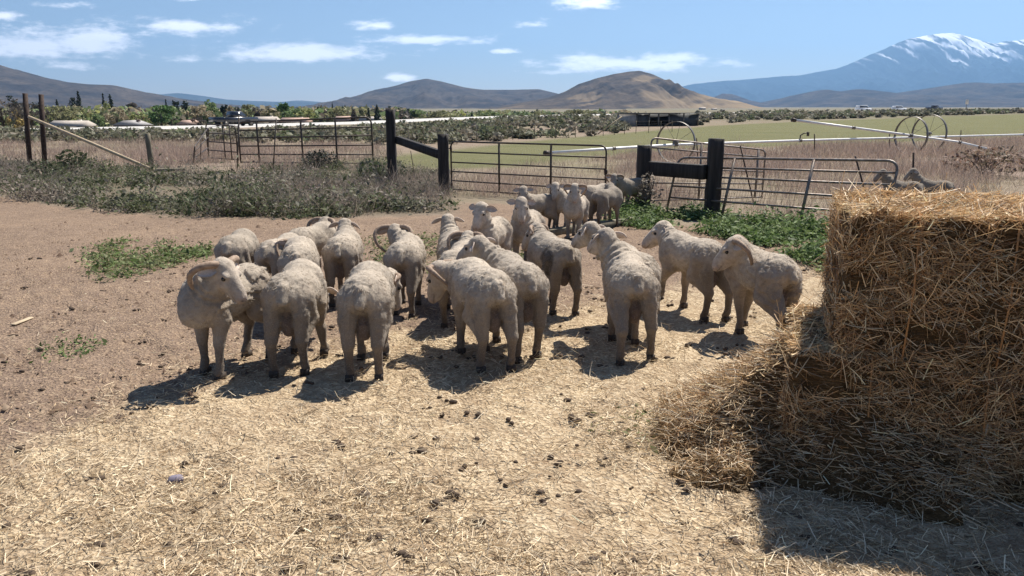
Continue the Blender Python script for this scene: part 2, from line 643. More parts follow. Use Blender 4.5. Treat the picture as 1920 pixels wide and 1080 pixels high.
    scrub = g.mix(g.ramp(g.noise(vec, 0.035, 6, 0.7), [(0.35, 0.0), (0.65, 1.0)]), (0.125, 0.12, 0.075), (0.20, 0.175, 0.125))
    dry = g.mix(g.math('MULTIPLY', farm, .85), dry, scrub)
    outc = g.mix(g.math('MULTIPLY', s_field, 1.0), dry, fieldc)
    outc = g.mix(g.math('MULTIPLY', s_weed, 0.8), outc, (0.15, 0.125, 0.09))
    c = g.mix(g.ramp(g.math('ADD', s_pen, g.math('MULTIPLY', g.math('SUBTRACT', mid, 0.5), 0.8)), [(0.35, 0.0), (0.65, 1.0)]), outc, pen_c)
    nt.links.new(c, b.inputs['Base Color'])
    b.inputs['Roughness'].default_value = 1.0
    b.inputs['Specular IOR Level'].default_value = 0.05
    h = g.math('ADD', g.math('MULTIPLY', fine, 0.5), g.math('ADD', g.math('MULTIPLY', vor.outputs['Distance'], 0.6), mid))
    nt.links.new(g.bump(h, 0.9, 0.025), b.inputs['Normal'])
    o = mesh_np('ground', verts, [faces, tri[:, ::-1]], m, None, True, col)
    tag(o, kind='structure')


build_ground()


def build_road():
    us = np.linspace(_ru[0], _ru[-1], 160)
    y = np.interp(us, _ru, _ry)
    k = np.ones(9) / 9
    yp = np.convolve(np.pad(y, 4, 'edge'), k, 'valid')
    pts = np.stack([us * yp, yp], 1)
    tg = np.gradient(pts, axis=0)
    tg /= np.linalg.norm(tg, axis=1)[:, None]
    nrm = np.stack([-tg[:, 1], tg[:, 0]], 1)
    offs = [(-9, -0.9), (-6.5, 0.10), (-6.3, 0.14), (6.3, 0.14), (6.5, 0.10), (9, -0.9)]
    V = []
    zc = terrain(pts[:, 0], pts[:, 1])
    for o_, dz in offs:
        q = pts + nrm * o_
        z = np.maximum(terrain(q[:, 0], q[:, 1]), zc) if abs(o_) < 7 else terrain(q[:, 0], q[:, 1])
        V.append(np.stack([q[:, 0], q[:, 1], z + dz], 1))
    n = len(us)
    V = np.concatenate(V)
    F = [(a * n + i, a * n + i + 1, (a + 1) * n + i + 1, (a + 1) * n + i) for a in range(len(offs) - 1) for i in range(n - 1)]
    tag(mesh_np('road', V, F, plain('pale_asphalt', (0.46, 0.44, 0.41), 0.9, 0.12, 0.4), None, True), kind='structure')
    lines = MB()
    for o_ in (-5.6, -0.1, 0.1, 5.6):
        a, c = pts + nrm * (o_ - 0.07), pts + nrm * (o_ + 0.07)
        zz = np.maximum(terrain(pts[:, 0], pts[:, 1]), zc) + 0.146
        lines.add(np.concatenate([np.stack([a[:, 0], a[:, 1], zz + .01], 1), np.stack([c[:, 0], c[:, 1], zz + .01], 1)]), [(i, i + 1, n + i + 1, n + i) for i in range(n - 1)])
    tag(lines.build('road_markings', plain('road_paint', (0.7, 0.66, 0.5), 0.8, 0.1)), kind='structure')
    return pts, tg


ROAD_PTS, ROAD_TG = build_road()


# ------------------------------------------------------------------ hills and mountains
def hill_mat(name, ca, cb, scale, snow=None, cc=None):
    m, nt, b = new_mat(name)
    g = NG(nt)
    vec = g.coord('Object')
    n1 = g.noise(vec, scale, 7, 0.65)
    n2 = g.noise(vec, scale * 9, 5, 0.7)
    c = g.mix(g.ramp(n1, [(0.38, 0.0), (0.62, 1.0)]), ca, cb)
    c = g.mix(g.ramp(n2, [(0.45, 0.0), (0.62, 0.55)]), c, tuple(x * 0.45 for x in ca))
    if cc:
        w = g.attr('col')
        c = g.mix(g.math('MULTIPLY', w, g.ramp(n2, [(0.2, 0.6), (0.6, 1.0)])), c, cc)
    if snow is not None:
        w = g.attr('col')
        c = g.mix(w, c, snow)
    nt.links.new(c, b.inputs['Base Color'])
    b.inputs['Specular IOR Level'].default_value = 0.0
    b.inputs['Roughness'].default_value = 1.0
    return m


def hill(name, prof, D, depth, mat, seed, gully=0.25, nf=5.0, nu=260, nv=70, colf=None, base_py=206):
    """a real ridge: skyline measured in the photo, set at D metres, with a slope on both sides"""
    px = np.array([p[0] for p in prof], float)
    py = np.array([p[1] for p in prof], float)
    xs = np.linspace(px[0], px[-1], nu)
    ys = np.interp(xs, px, py)
    k = np.ones(5) / 5
    ys = np.convolve(np.pad(ys, 2, 'edge'), k, 'valid')
    dx, dy, dz = pray(xs, ys)
    u, zr = dx / dy, CAM_H + D * dz / dy
    t = np.linspace(-1, 1, nv)
    T, U = np.meshgrid(t, u, indexing='ij')
    ZR = np.broadcast_to(zr, T.shape)
    zb = float(terrain(0, D)) - 5
    H = np.maximum(ZR - zb, 0)
    amp = H * gully
    X0 = U * D
    prof_t = (1 - np.abs(T)) ** 1.15
    warp = (fbm(np.stack([X0 / depth * nf * 0.6, T * 1.2, T * 0 + seed + 9], -1), 3) - 0.5)
    n = np.abs(fbm(np.stack([X0 / depth * nf + warp * 1.6, T * 1.7 + seed, T * 0 + seed], -1), 5) - 0.5) * 2
    n2 = fbm(np.stack([X0 / depth * nf * 3, T * nf * 2, T * 0 + seed + 3], -1), 4) - 0.5
    shape = 4 * np.abs(T) * (1 - np.abs(T))
    Z = zb + H * prof_t + amp * (n - 0.25) * shape * 1.2 + amp * n2 * 0.35 * (shape + 0.12)
    Y = D + T * depth
    X = U * D
    V = np.stack([X, Y, Z], -1).reshape(-1, 3)
    i, j = np.meshgrid(np.arange(nv - 1), np.arange(nu - 1), indexing='ij')
    F = np.stack([i * nu + j, i * nu + j + 1, (i + 1) * nu + j + 1, (i + 1) * nu + j], -1).reshape(-1, 4)
    col = None
    if colf is not None:
        w = colf(X, Y, Z, n, (Z - zb), T)
        col = np.stack([w, w, w], -1).reshape(-1, 3)
    return tag(mesh_np(name, V, F, mat, None, True, col), kind='structure')


hm_dark = hill_mat('scrub_hill', (0.040, 0.040, 0.046), (0.095, 0.082, 0.074), 0.007)
hm_brown = hill_mat('dry_hill', (0.05, 0.045, 0.045), (0.125, 0.10, 0.078), 0.011, cc=(0.27, 0.205, 0.13))
hm_blue = hill_mat('far_forest', (0.035, 0.045, 0.05), (0.07, 0.075, 0.07), 0.001)
hm_snow = hill_mat('snow_mountain', (0.012, 0.022, 0.03), (0.03, 0.04, 0.045), 0.0016, snow=(0.93, 0.93, 0.95))


def tanside(X, Y, Z, n, h, T):
    u = X / Y
    k = smooth(0.19, 0.31, u + (fbm(np.stack([X / 60, Y / 60, X * 0], -1), 4) - 0.5) * 0.20) * .85
    return np.clip(k + 0.55 * smooth(0.56, 0.70, fbm(np.stack([X / 90, Y / 120, X * 0 + 4], -1), 4)), 0, 1)


def snowf(X, Y, Z, n, h, T):
    st = fbm(np.stack([X / 140, h / 900, X * 0 + 2], -1), 4)
    big = fbm(np.stack([X / 700, h / 700, X * 0 + 8], -1), 3)
    line = 660 + (st - 0.5) * 900 + (big - 0.5) * 500
    fine = fbm(np.stack([(X + h * .35) / 55, h / 1400, X * 0 + 5], -1), 3)
    patchy = smooth(.31, .43, fbm(np.stack([X / 110, h / 160, X * 0 + 31], -1), 4) + smooth(900, 1200, h) * .14)
    gul = patchy * smooth(.53, .44, fine - smooth(800, 1150, h) * .18 - (st - .5) * .3)
    return smooth(-60, 120, h - line) * np.clip(gul, 0, 1)


hill('mountain', [(1180, 206), (1260, 166), (1300, 157), (1350, 152), (1400, 149), (1460, 143), (1500, 141), (1535, 134), (1570, 128), (1600, 116), (1640, 99), (1670, 86), (1690, 76),
                  (1715, 69), (1740, 65), (1757, 63), (1775, 61), (1795, 62), (1815, 69), (1840, 77), (1870, 81), (1895, 75), (1925, 73), (2000, 68), (2100, 84), (2300, 120), (2600, 190)],
     11500, 3200, hm_snow, 4, 0.40, 12, 620, 150, snowf)
hill('hills', [(150, 206), (270, 182), (300, 177), (335, 174), (375, 179), (420, 186), (470, 189), (530, 191), (560, 188), (600, 191), (640, 197), (760, 203), (850, 206)], 9000, 2500, hm_blue, 11, 0.2, 4)
hill('hills', [(-1100, 60), (-700, 70), (-400, 85), (-150, 98), (-60, 104), (0, 121), (48, 139), (105, 152), (160, 157), (210, 159), (245, 167), (268, 178), (300, 181), (345, 190), (420, 205)],
     2600, 1150, hm_dark, 21, 0.42, 8, 420, 90)
hill('hills', [(560, 207), (640, 192), (690, 174), (735, 162), (770, 152), (798, 147), (830, 153), (870, 163), (905, 168), (960, 168), (1010, 167), (1050, 176), (1120, 192), (1200, 205)],
     3600, 1300, hm_dark, 33, 0.45, 8, 360, 90)
hill('hills', [(840, 208), (930, 201), (990, 190), (1030, 182), (1060, 171), (1085, 157), (1120, 146), (1150, 138), (1180, 133), (1198, 132), (1222, 138), (1250, 151), (1280, 166), (1310, 180),
               (1345, 194), (1400, 208)], 2300, 800, hm_brown, 45, 0.26, 9, 420, 110, tanside)
hill('hills', [(1290, 206), (1335, 184), (1355, 175), (1372, 176), (1400, 190), (1440, 206)], 4600, 900, hm_dark, 51, 0.2, 4)
hill('hills', [(1370, 208), (1440, 195), (1490, 182), (1525, 171), (1548, 167), (1575, 172), (1610, 166), (1630, 168), (1680, 174), (1730, 167), (1775, 160), (1815, 154), (1860, 156), (1920, 154),
               (2000, 148), (2150, 150), (2400, 140), (2800, 170)], 4200, 1500, hm_dark, 63, 0.42, 8, 420, 80)


# ------------------------------------------------------------------ scattered blades, leaves and straws
def blades(c, d, length, width, bend, col, name, mat, parent=None, jit=0.25, taper=0.3, seed=1, segs=2):
    """n strips: start c, direction d (unit), each bent and coloured on its own"""
    g = np.random.default_rng(seed)
    n = len(c)
    r = g.normal(size=(n, 3))
    w = np.cross(d, r)
    w /= np.linalg.norm(w, axis=1)[:, None] + 1e-9
    b = np.cross(d, w)
    length, width, bend = (np.broadcast_to(np.asarray(x, float), (n,)) for x in (length, width, bend))
    V = np.empty((n, segs + 1, 2, 3))
    for k in range(segs + 1):
        t = k / segs
        p = c + d * (length * t)[:, None] + b * (bend * length * t * t)[:, None]
        hw = (width * (1 - (1 - taper) * t) / 2)[:, None]
        V[:, k, 0] = p - w * hw
        V[:, k, 1] = p + w * hw
    base = (np.arange(n) * (segs + 1) * 2)[:, None]
    F = np.concatenate([base + np.array([[2 * k, 2 * k + 1, 2 * k + 3, 2 * k + 2]]) for k in range(segs)], 0)
    cc = np.clip(col * (1 + g.normal(0, jit, (n, 1))), 0.01, 0.95)
    cv = np.repeat(cc, (segs + 1) * 2, axis=0)
    return mesh_np(name, V.reshape(-1, 3), F, mat, parent, False, cv)


def leaves(c, size, name, mat, cols, parent=None, seed=1, up=0.3, aspect=0.5, pick=None, jit=0.22):
    """n leaf-sized kite faces round the points c"""
    g = np.random.default_rng(seed)
    n = len(c)
    nrm = g.normal(size=(n, 3))
    nrm[:, 2] = np.abs(nrm[:, 2]) + up
    nrm /= np.linalg.norm(nrm, axis=1)[:, None]
    a = np.cross(nrm, g.normal(size=(n, 3)))
    a /= np.linalg.norm(a, axis=1)[:, None] + 1e-9
    b = np.cross(nrm, a)
    s = np.broadcast_to(np.asarray(size, float), (n,)) * np.clip(g.lognormal(0, .38, n), .4, 2.4)
    s = s[:, None]
    V = np.stack([c - a * s, c - b * s * aspect + nrm * s * .12, c + a * s, c + b * s * aspect + nrm * s * .12], 1)
    F = np.arange(n * 4).reshape(n, 4)
    cols = np.asarray(cols, float)
    k = g.integers(0, len(cols), n) if pick is None else pick
    cc = np.clip(cols[k] * (1 + g.normal(0, jit, (n, 1))), 0.008, 0.9)
    return mesh_np(name, V.reshape(-1, 3), F, mat, parent, False, np.repeat(cc, 4, axis=0))


def sample_poly(poly, n, g, power=1.0, dmin=0.0):
    """n random points in a world polygon, denser towards the camera"""
    xs, ys = np.array([p[0] for p in poly]), np.array([p[1] for p in poly])
    out = np.zeros((0, 2))
    while len(out) < n:
        x, y = g.uniform(xs.min(), xs.max(), n * 6), g.uniform(ys.min(), ys.max(), n * 6)
        d = np.hypot(x, y)
        keep = (poly_mask(x, y, poly, 0.01) > 0.5) & (g.random(n * 6) < (max(ys.min(), 2.0) / np.maximum(d, 1)) ** power) & (d > dmin) & (np.abs(x) < y * 0.8 + 1.5)
        out = np.concatenate([out, np.stack([x[keep], y[keep]], 1)])
    return out[:n]


def onto(p, h=0.0):
    return np.stack([p[:, 0], p[:, 1], terrain(p[:, 0], p[:, 1]) + h], 1)


def unit(v):
    return v / (np.linalg.norm(v, axis=-1, keepdims=True) + 1e-9)


STRAW_COLS = np.array([(0.62, 0.495, 0.325), (0.48, 0.365, 0.225), (0.72, 0.60, 0.42), (0.33, 0.24, 0.145), (0.57, 0.465, 0.32)])


def ground_litter():
    g = np.random.default_rng(5)
    near = [(-4.2, 1.6), (4.6, 1.6), (7.5, 7.8), (5.0, 10.0), (-8.0, 9.0), (-6.0, 6.0)]
    n = 150000
    p = sample_poly(near, n, g, 2.0)
    s = poly_mask(p[:, 0], p[:, 1], Z_STRAW, 2.4)
    cl = fbm(np.stack([p[:, 0] * 1.3, p[:, 1] * 1.3, p[:, 0] * 0], -1), 3)
    keep = g.random(n) < np.clip(s * 1.0 + 0.07, 0, 1) * np.clip((cl - 0.25) * 2.4, 0.15, 1)
    p = p[keep]
    n = len(p)
    a = g.uniform(0, 2 * math.pi, n)
    d = unit(np.stack([np.cos(a), np.sin(a), g.normal(0.10, 0.22, n)], 1))
    c = onto(p, 0.002 + g.random(n) * 0.016)
    L = g.gamma(3.0, 0.0125, n) + 0.012
    o = blades(c, d, L, g.uniform(0.0022, 0.005, n), g.normal(0, 0.25, n), STRAW_COLS[g.integers(0, 5, n)], 'chopped_straw', MAT['straw'], seed=6, taper=0.8)
    tag(o, 'chopped pale straw littered over the trampled ground in front of the flock', 'straw', kind='stuff')
    # crumbs of dry soil on the bare dirt
    q = sample_poly([(-4.5, 1.8), (0.5, 2.2), (2.5, 6.0), (5.5, 12.5), (-9.5, 13.5), (-8.0, 7.0)], 9000, g, 1.5)
    q = q[poly_mask(q[:, 0], q[:, 1], Z_STRAW, 1.5) < g.random(len(q)) * .9]
    t4 = np.array([(1, 0, -.5), (-.5, .87, -.5), (-.5, -.87, -.5), (0, 0, .8)])
    n4 = len(q)
    a4 = g.uniform(0, 6.28, n4)
    r4 = g.gamma(2.5, .0042, n4) + .003
    vx = (t4[None, :, 0] * np.cos(a4)[:, None] - t4[None, :, 1] * np.sin(a4)[:, None]) * (r4 * g.uniform(.7, 1.6, n4))[:, None]
    vy = (t4[None, :, 0] * np.sin(a4)[:, None] + t4[None, :, 1] * np.cos(a4)[:, None]) * r4[:, None]
    vz = t4[None, :, 2] * (r4 * g.uniform(.5, 1.0, n4))[:, None]
    vz = vz + vx * g.normal(0, .3, n4)[:, None]
    zz = terrain(q[:, 0], q[:, 1])
    V4 = np.stack([vx + q[:, 0:1], vy + q[:, 1:2], vz + zz[:, None] + .004], -1).reshape(-1, 3)
    F4 = (np.arange(n4) * 4)[:, None, None] + np.array([(0, 1, 3), (1, 2, 3), (2, 0, 3)])[None]
    c4 = np.array([(.20, .14, .10), (.27, .195, .14), (.14, .095, .07), (.33, .25, .18)])[g.integers(0, 4, n4)]
    tag(mesh_np('soil_crumbs', V4, F4.reshape(-1, 3), MAT['grass'], None, False, np.repeat(c4, 4, 0)), 'crumbs of dry brown soil on the bare dirt at the left', 'soil', kind='stuff')
    # dung and clods: nobody could count them
    m = MB()
    area = [(-4.5, 1.7), (4.0, 1.7), (6.5, 8.0), (4.0, 11.0), (-7.5, 11.5), (-8.5, 9.0)]
    q = sample_poly(area, 800, g, 1.4)
    for (x, y) in q:
        k = g.integers(1, 5)
        for _ in range(k):
            r = g.uniform(0.005, 0.019) * (.9 if k < 3 else 1)
            xx, yy = x + g.normal(0, 0.022), y + g.normal(0, 0.018)
            m.sphere((xx, yy, float(terrain(xx, yy)) + r * 0.25), (r * g.uniform(.9, 1.7), r * g.uniform(.8, 1.3), r * 0.8), 6, 4)
    tag(m.build('dung_clods', plain('dung', (0.085, 0.06, 0.042), 0.95, 0.5, 40), None, True), 'dark dung pellets and clods dotted over the trampled straw', 'dung', kind='stuff')


ground_litter()


# ------------------------------------------------------------------ sheep
class Field:
    """a signed distance field on a grid, blended from simple shapes, then skinned as one surface"""

    def __init__(s, lo, hi, h):
        s.lo, s.h = np.asarray(lo, float), h
        s.n = np.ceil((np.asarray(hi) - s.lo) / h).astype(int) + 1
        s.f = np.full(s.n, 1.0, np.float32)
        s.prims = []

    def _grid(s, lo, hi):
        a = np.clip(np.floor((lo - s.lo) / s.h).astype(int), 0, s.n - 1)
        b = np.clip(np.ceil((hi - s.lo) / s.h).astype(int) + 1, 1, s.n)
        ax = [s.lo[i] + s.h * np.arange(a[i], b[i]) for i in range(3)]
        return tuple(slice(a[i], b[i]) for i in range(3)), np.stack(np.meshgrid(*ax, indexing='ij'), -1)

    def _blend(s, lo, hi, fn, k, grp):
        m = k + 2.5 * s.h
        sl, p = s._grid(lo - m, hi + m)
        if p.size == 0:
            return
        d = fn(p).astype(np.float32)
        a = s.f[sl]
        hh = np.clip(0.5 + 0.5 * (a - d) / k, 0, 1)
        s.f[sl] = a * (1 - hh) + d * hh - k * hh * (1 - hh)
        s.prims.append((grp, fn))

    yk, xk = 0.88, 0.865             # trunk length and width against the first layout

    def _y(s, p):
        return (p[0] * s.xk, p[1] * s.yk, p[2]) if isinstance(p, tuple) else p

    def cone(s, a, b, ra, rb, k=0.03, grp='wool'):
        a, b = s._y(a), s._y(b)
        a, b = np.asarray(a, float), np.asarray(b, float)
        ab = b - a
        l2 = (ab ** 2).sum() + 1e-9

        def fn(p):
            t = np.clip(((p - a) @ ab) / l2, 0, 1)
            return np.linalg.norm(p - a - t[..., None] * ab, axis=-1) - (ra + (rb - ra) * t)
        lo = np.minimum(a - ra, b - rb)
        hi = np.maximum(a + ra, b + rb)
        s._blend(lo, hi, fn, k, grp)

    def ell(s, c, r, k=0.04, grp='wool', rot=None):
        if isinstance(c, tuple):
            r = (r[0] * s.xk, r[1] * (s.yk + 1) / 2, r[2])
        c, r = np.asarray(s._y(c), float), np.asarray(r, float)

        def fn(p):
            q = p - c
            if rot is not None:
                q = q @ rot
            k0 = np.linalg.norm(q / r, axis=-1)
            k1 = np.linalg.norm(q / (r * r), axis=-1) + 1e-9
            return k0 * (k0 - 1) / k1
        m = r.max() if rot is not None else r
        s._blend(c - m, c + m, fn, k, grp)

    def skin(s):
        f = s.f
        ins = f < 0
        nx, ny, nz = f.shape
        cnt = np.zeros((nx - 1, ny - 1, nz - 1), np.int8)
        for a in (0, 1):
            for b in (0, 1):
                for c in (0, 1):
                    cnt += ins[a:nx - 1 + a, b:ny - 1 + b, c:nz - 1 + c]
        act = (cnt > 0) & (cnt < 8)
        idx = np.full(act.shape, -1, np.int64)
        cells = np.argwhere(act)
        idx[act] = np.arange(len(cells))
        acc = np.zeros((len(cells), 3))
        w = np.zeros(len(cells))
        corners = [(a, b, c) for a in (0, 1) for b in (0, 1) for c in (0, 1)]
        for A in corners:
            for ax in range(3):
                if A[ax]:
                    continue
                B = list(A)
                B[ax] = 1
                va = f[cells[:, 0] + A[0], cells[:, 1] + A[1], cells[:, 2] + A[2]]
                vb = f[cells[:, 0] + B[0], cells[:, 1] + B[1], cells[:, 2] + B[2]]
                cr = (va < 0) != (vb < 0)
                t = np.where(cr, va / np.where(cr, va - vb, 1), 0)
                pt = np.array(A, float) + np.zeros((len(cells), 3))
                pt[:, ax] += t
                acc += pt * cr[:, None]
                w += cr
        V = s.lo + s.h * (cells + acc / np.maximum(w, 1)[:, None])
        F = []
        for ax in range(3):
            u, v = (ax + 1) % 3, (ax + 2) % 3
            sl0, sl1 = [slice(None)] * 3, [slice(None)] * 3
            sl0[ax], sl1[ax] = slice(0, -1), slice(1, None)
            a, b = ins[tuple(sl0)], ins[tuple(sl1)]
            ch = np.argwhere(a != b)
            ok = (ch[:, u] > 0) & (ch[:, v] > 0) & (ch[:, u] < f.shape[u] - 1) & (ch[:, v] < f.shape[v] - 1)
            ch = ch[ok]
            flip = a[ch[:, 0], ch[:, 1], ch[:, 2]]
            q = []
            for du, dv in ((1, 1), (0, 1), (0, 0), (1, 0)):
                e = ch.copy()
                e[:, u] -= du
                e[:, v] -= dv
                q.append(idx[e[:, 0], e[:, 1], e[:, 2]])
            q = np.stack(q, 1)
            q[~flip] = q[~flip][:, ::-1]
            F.append(q)
        return V, np.concatenate(F)


def top_of(v):
    return smooth(.60, .70, v[:, 2]) * smooth(.0, -.22, v[:, 1])


def sheep_mats():
    m, nt, b = new_mat('shorn_wool')
    g = NG(nt)
    vec = g.coord('Object')
    c = g.attr('col')
    n1 = g.noise(vec, 26, 5, 0.65)
    n2 = g.noise(vec, 110, 4, 0.7)
    c = g.mix(g.ramp(n1, [(0.36, 0.42), (0.6, 0.0)]), c, (0.17, 0.13, 0.10))
    c = g.mix(g.ramp(n2, [(0.5, 0.0), (0.75, 0.4)]), c, (0.52, 0.45, 0.36))
    nt.links.new(c, b.inputs['Base Color'])
    b.inputs['Roughness'].default_value = 1.0
    b.inputs['Specular IOR Level'].default_value = 0.05
    b.inputs['Sheen Weight'].default_value = 0.12
    b.inputs['Sheen Roughness'].default_value = 0.6
    h = g.math('ADD', g.math('MULTIPLY', n2, 0.5), n1)
    n3 = g.noise(vec, 190, 3, 0.7)
    h = g.math('ADD', h, g.math('MULTIPLY', n3, 0.35))
    nt.links.new(g.bump(h, 0.8, 0.011), b.inputs['Normal'])
    MAT['wool'] = m
    MAT['tuft'] = leafy('wool_tuft', 1.0, 0.15, 0.02)
    m, nt, b = new_mat('ram_horn')
    g = NG(nt)
    vec = g.coord('Object')
    n = g.noise(vec, 40, 4, 0.6)
    nt.links.new(g.ramp(n, [(0.3, (0.20, 0.14, 0.10)), (0.7, (0.38, 0.28, 0.20))]), b.inputs['Base Color'])
    b.inputs['Roughness'].default_value = 0.65
    MAT['horn'] = m
    m, nt, b = new_mat('ear_skin')
    g = NG(nt)
    n = g.noise(g.coord('Object'), 50, 4, 0.6)
    nt.links.new(g.ramp(n, [(0.3, (0.40, 0.31, 0.25)), (0.7, (0.56, 0.47, 0.39))]), b.inputs['Base Color'])
    b.inputs['Subsurface Weight'].default_value = 0.0
    MAT['ear'] = m


sheep_mats()
WOOL_C, LEG_C, FACE_C, BALL_C = (0.42, 0.355, 0.278), (0.235, 0.185, 0.14), (0.50, 0.42, 0.335), (0.15, 0.105, 0.085)


def rotz(a):
    c, s_ = math.cos(a), math.sin(a)
    return np.array([[c, -s_, 0], [s_, c, 0], [0, 0, 1.0]])


def sheep(label, anchor, at, h, poll=None, hh=None, hp=30, sc=0.965, horns=0.0, legs=None, ram=True, patch=False, low=False, vox=0.0095, seed=1, tone=1.0, fat=1.0,
          neck_l=0.34, near=False):
    """one merino: body (one skin), ears, eyes, horns and hoofs.  h and hh: headings in degrees, 0 away from the camera, 90 to the left"""
    g = np.random.default_rng(seed + 100)
    A = R(h)
    Rm = rotz(A)
    ap = np.array(P(*at))
    loc_anchor = np.array({'rear': (0, -.285, 0), 'front': (0, .19, 0), 'mid': (0, 0, 0)}[anchor]) * sc
    org = ap - Rm @ loc_anchor
    org[2] = float(terrain(org[0], org[1]))
    inv = Rm.T
    nb = np.array((0, .24, .61))
    if hh is None:
        hh = h
    yaw = R(hh - h)
    # where the top of the head is: on the sight line of its place in the photo, one neck length from the shoulders
    if poll is not None:
        dx, dy, dz = (float(v) for v in pray(*poll))
        d = np.array((dx, dy, dz)) / math.sqrt(dx * dx + dy * dy + dz * dz)
        o = np.array((0, 0, CAM_H))
        nw = org + Rm @ (nb * sc)
        t0 = float((nw - o) @ d)
        cl = o + d * t0
        off = np.linalg.norm(cl - nw)
        L = neck_l * sc
        if off < L:
            s_ = math.sqrt(L * L - off * off) * 0.8
            c1, c2 = cl + d * s_, cl - d * s_
            f = Rm @ np.array((0, 1.0, 0.25))
            pw = c1 if ((c1 - nw) @ f > (c2 - nw) @ f) != near else c2
        else:
            pw = nw + (cl - nw) * min(1.0, L * 1.25 / off)
        pl = inv @ (pw - org) / sc
    else:
        pl = np.array((0.02, .62, .42)) if low else np.array((0, .55, .80))
    hpr = R(hp)
    hf = np.array((-math.sin(yaw) * math.cos(hpr), math.cos(yaw) * math.cos(hpr), -math.sin(hpr)))
    hr = np.array((math.cos(yaw), math.sin(yaw), 0))
    hu = np.cross(hr, hf)
    HM = np.stack([hr, hf, hu])            # head-local rows
    K = 1.06
    hpos = pl - hu * 0.05

    def H(x, y, z):
        return hpos + (np.array((x, y, z)) * K) @ HM

    lo = np.array((-.40, -.66, -.03))
    hi = np.array((.40, .62, .9))
    lo, hi = np.minimum(lo, pl - .36), np.maximum(hi, pl + .36)
    lo[2] = -.03
    F = Field(lo, hi, vox / sc)
    w = fat * g.uniform(0.97, 1.04)
    # trunk
    F.ell((0, .02, .57), (.170 * w, .35, .153 * w), .05)
    F.ell((0, -.01, .55), (.182 * w, .22, .142 * w), .06)
    F.ell((0, .21, .55), (.150 * w, .17, .18), .06)
    F.ell((0, -.26, .60), (.165 * w, .17, .130), .05)
    F.ell((0, .17, .67), (.08, .15, .065), .06)
    F.ell((0, -.19, .67), (.10, .14, .06), .06)
    for s_ in (-1, 1):
        F.ell((s_ * .10, -.22, .65), (.055, .08, .055), .05)
        F.ell((s_ * .105, .21, .555), (.07, .12, .14), .05)
    F.ell((0, .31, .49), (.095, .10, .10), .05)
    F.cone((0, -.41, .655), (0, -.470, .580), .044, .034, .014)                # docked tail
    for s_ in (-1, 1):
        F.ell((s_ * .058, -.385, .575), (.055, .05, .07), .03)
    # neck, with a throat fold
    skull = H(0, -.03, -.02)
    mid = nb * .45 + skull * .55 + np.array((0, .01, -.01))
    F.cone((0, .21, .61), mid, .138, .100, .05, 'neck')
    F.cone(mid, skull, .100, .076, .04, 'neck')
    F.cone((0, .31, .53), H(0, .0, -.09), .095, .052, .06, 'neck')
    F.cone((0, .34, .49), mid - np.array((0, 0, .10)), .07, .055, .05, 'neck')
    # head
    F.ell(H(0, -.01, .0), (.072 * K, .088 * K, .072 * K), .03, 'poll', HM.T)
    F.ell(H(0, -.015, .05), (.066, .066, .040), .03, 'poll', HM.T)
    F.cone(H(0, .05, -.012), H(0, .185, -.045), .064 * K, .040 * K, .03, 'face')
    F.cone(H(0, .055, .028), H(0, .175, -.014), .036 * K, .026 * K, .02, 'face')
    F.cone(H(0, .02, -.065), H(0, .165, -.082), .046 * K, .027 * K, .02, 'face')
    F.ell(H(0, .205, -.058), (.040, .030, .034), .02, 'nose', HM.T)
    for s_ in (-1, 1):
        F.ell(H(s_ * .036, .055, -.035), (.036, .055, .045), .02, 'face', HM.T)
        F.ell(H(s_ * .052, .062, .034), (.022, .032, .016), .015, 'face', HM.T)
    # legs
    hoofs = []
    legs = legs or {}
    jt = g.normal(0, .022, 8)
    for i, (key, s_, rear) in enumerate((('rl', -1, 1), ('rr', 1, 1), ('fl', -1, 0), ('fr', 1, 0))):
        ox, oy, oz = legs.get(key, (0, jt[i * 2], 0))
        if rear:
            x0, y0 = s_ * .108, -.335
            ft = np.array((x0 + ox, y0 + oy, .045 + oz))
            stifle = np.array((s_ * .135 + ox * .3, -.20 + oy * .35 + oz * .2, .405 + oz * .3))
            hock = np.array((s_ * .110 + ox * .65, -.390 + oy * .72 - oz * .1, .275 + oz * .6))
            for v_ in (ft, stifle, hock):
                v_[:2] *= (F.xk, F.yk)
            F.cone((s_ * .098, -.27, .565), stifle, .108, .066, .022, 'leg')
            F.ell((s_ * .112, -.335, .505), (.068, .085, .14), .022, 'wool')
            F.cone(stifle, hock, .070, .039, .025, 'leg')
            F.cone((s_ * .118, -.36, .46), hock, .058, .042, .02, 'leg')
            F.cone(hock, ft + np.array((0, -.012, .05)), .038, .0265, .010, 'shin')
            F.cone(ft + np.array((0, -.012, .05)), ft + np.array((0, .015, 0)), .031, .031, .010, 'shin')
        else:
            x0, y0 = s_ * .10, .205
            ft = np.array((x0 + ox, y0 + oy, .045 + oz))
            elbow = np.array((s_ * .118 + ox * .15, .165 + oy * .25, .42))
            knee = np.array((s_ * .106 + ox * .55, .195 + oy * .62 + oz * .55, .25 + oz * .55))
            for v_ in (ft, elbow, knee):
                v_[:2] *= (F.xk, F.yk)
            F.cone((s_ * .102, .23, .52), elbow, .092, .066, .03, 'leg')
            F.cone(elbow, knee, .062, .039, .03, 'leg')
            F.cone(knee, ft + np.array((0, -.004 - oz * .25, .05)), .035, .025, .010, 'shin')
            F.cone(ft + np.array((0, -.004 - oz * .25, .05)), ft + np.array((0, .012, 0)), .031, .031, .010, 'shin')
        hoofs.append((ft, oz))
    if ram:
        F.cone((0, -.30, .48), (0, -.315, .40), .036, .050, .010, 'ball')
        F.ell((0, -.315, .375), (.064, .056, .085), .010, 'ball')
        F.cone((0, .0, .385), (0, -.08, .36), .035, .02, .03, 'wool')
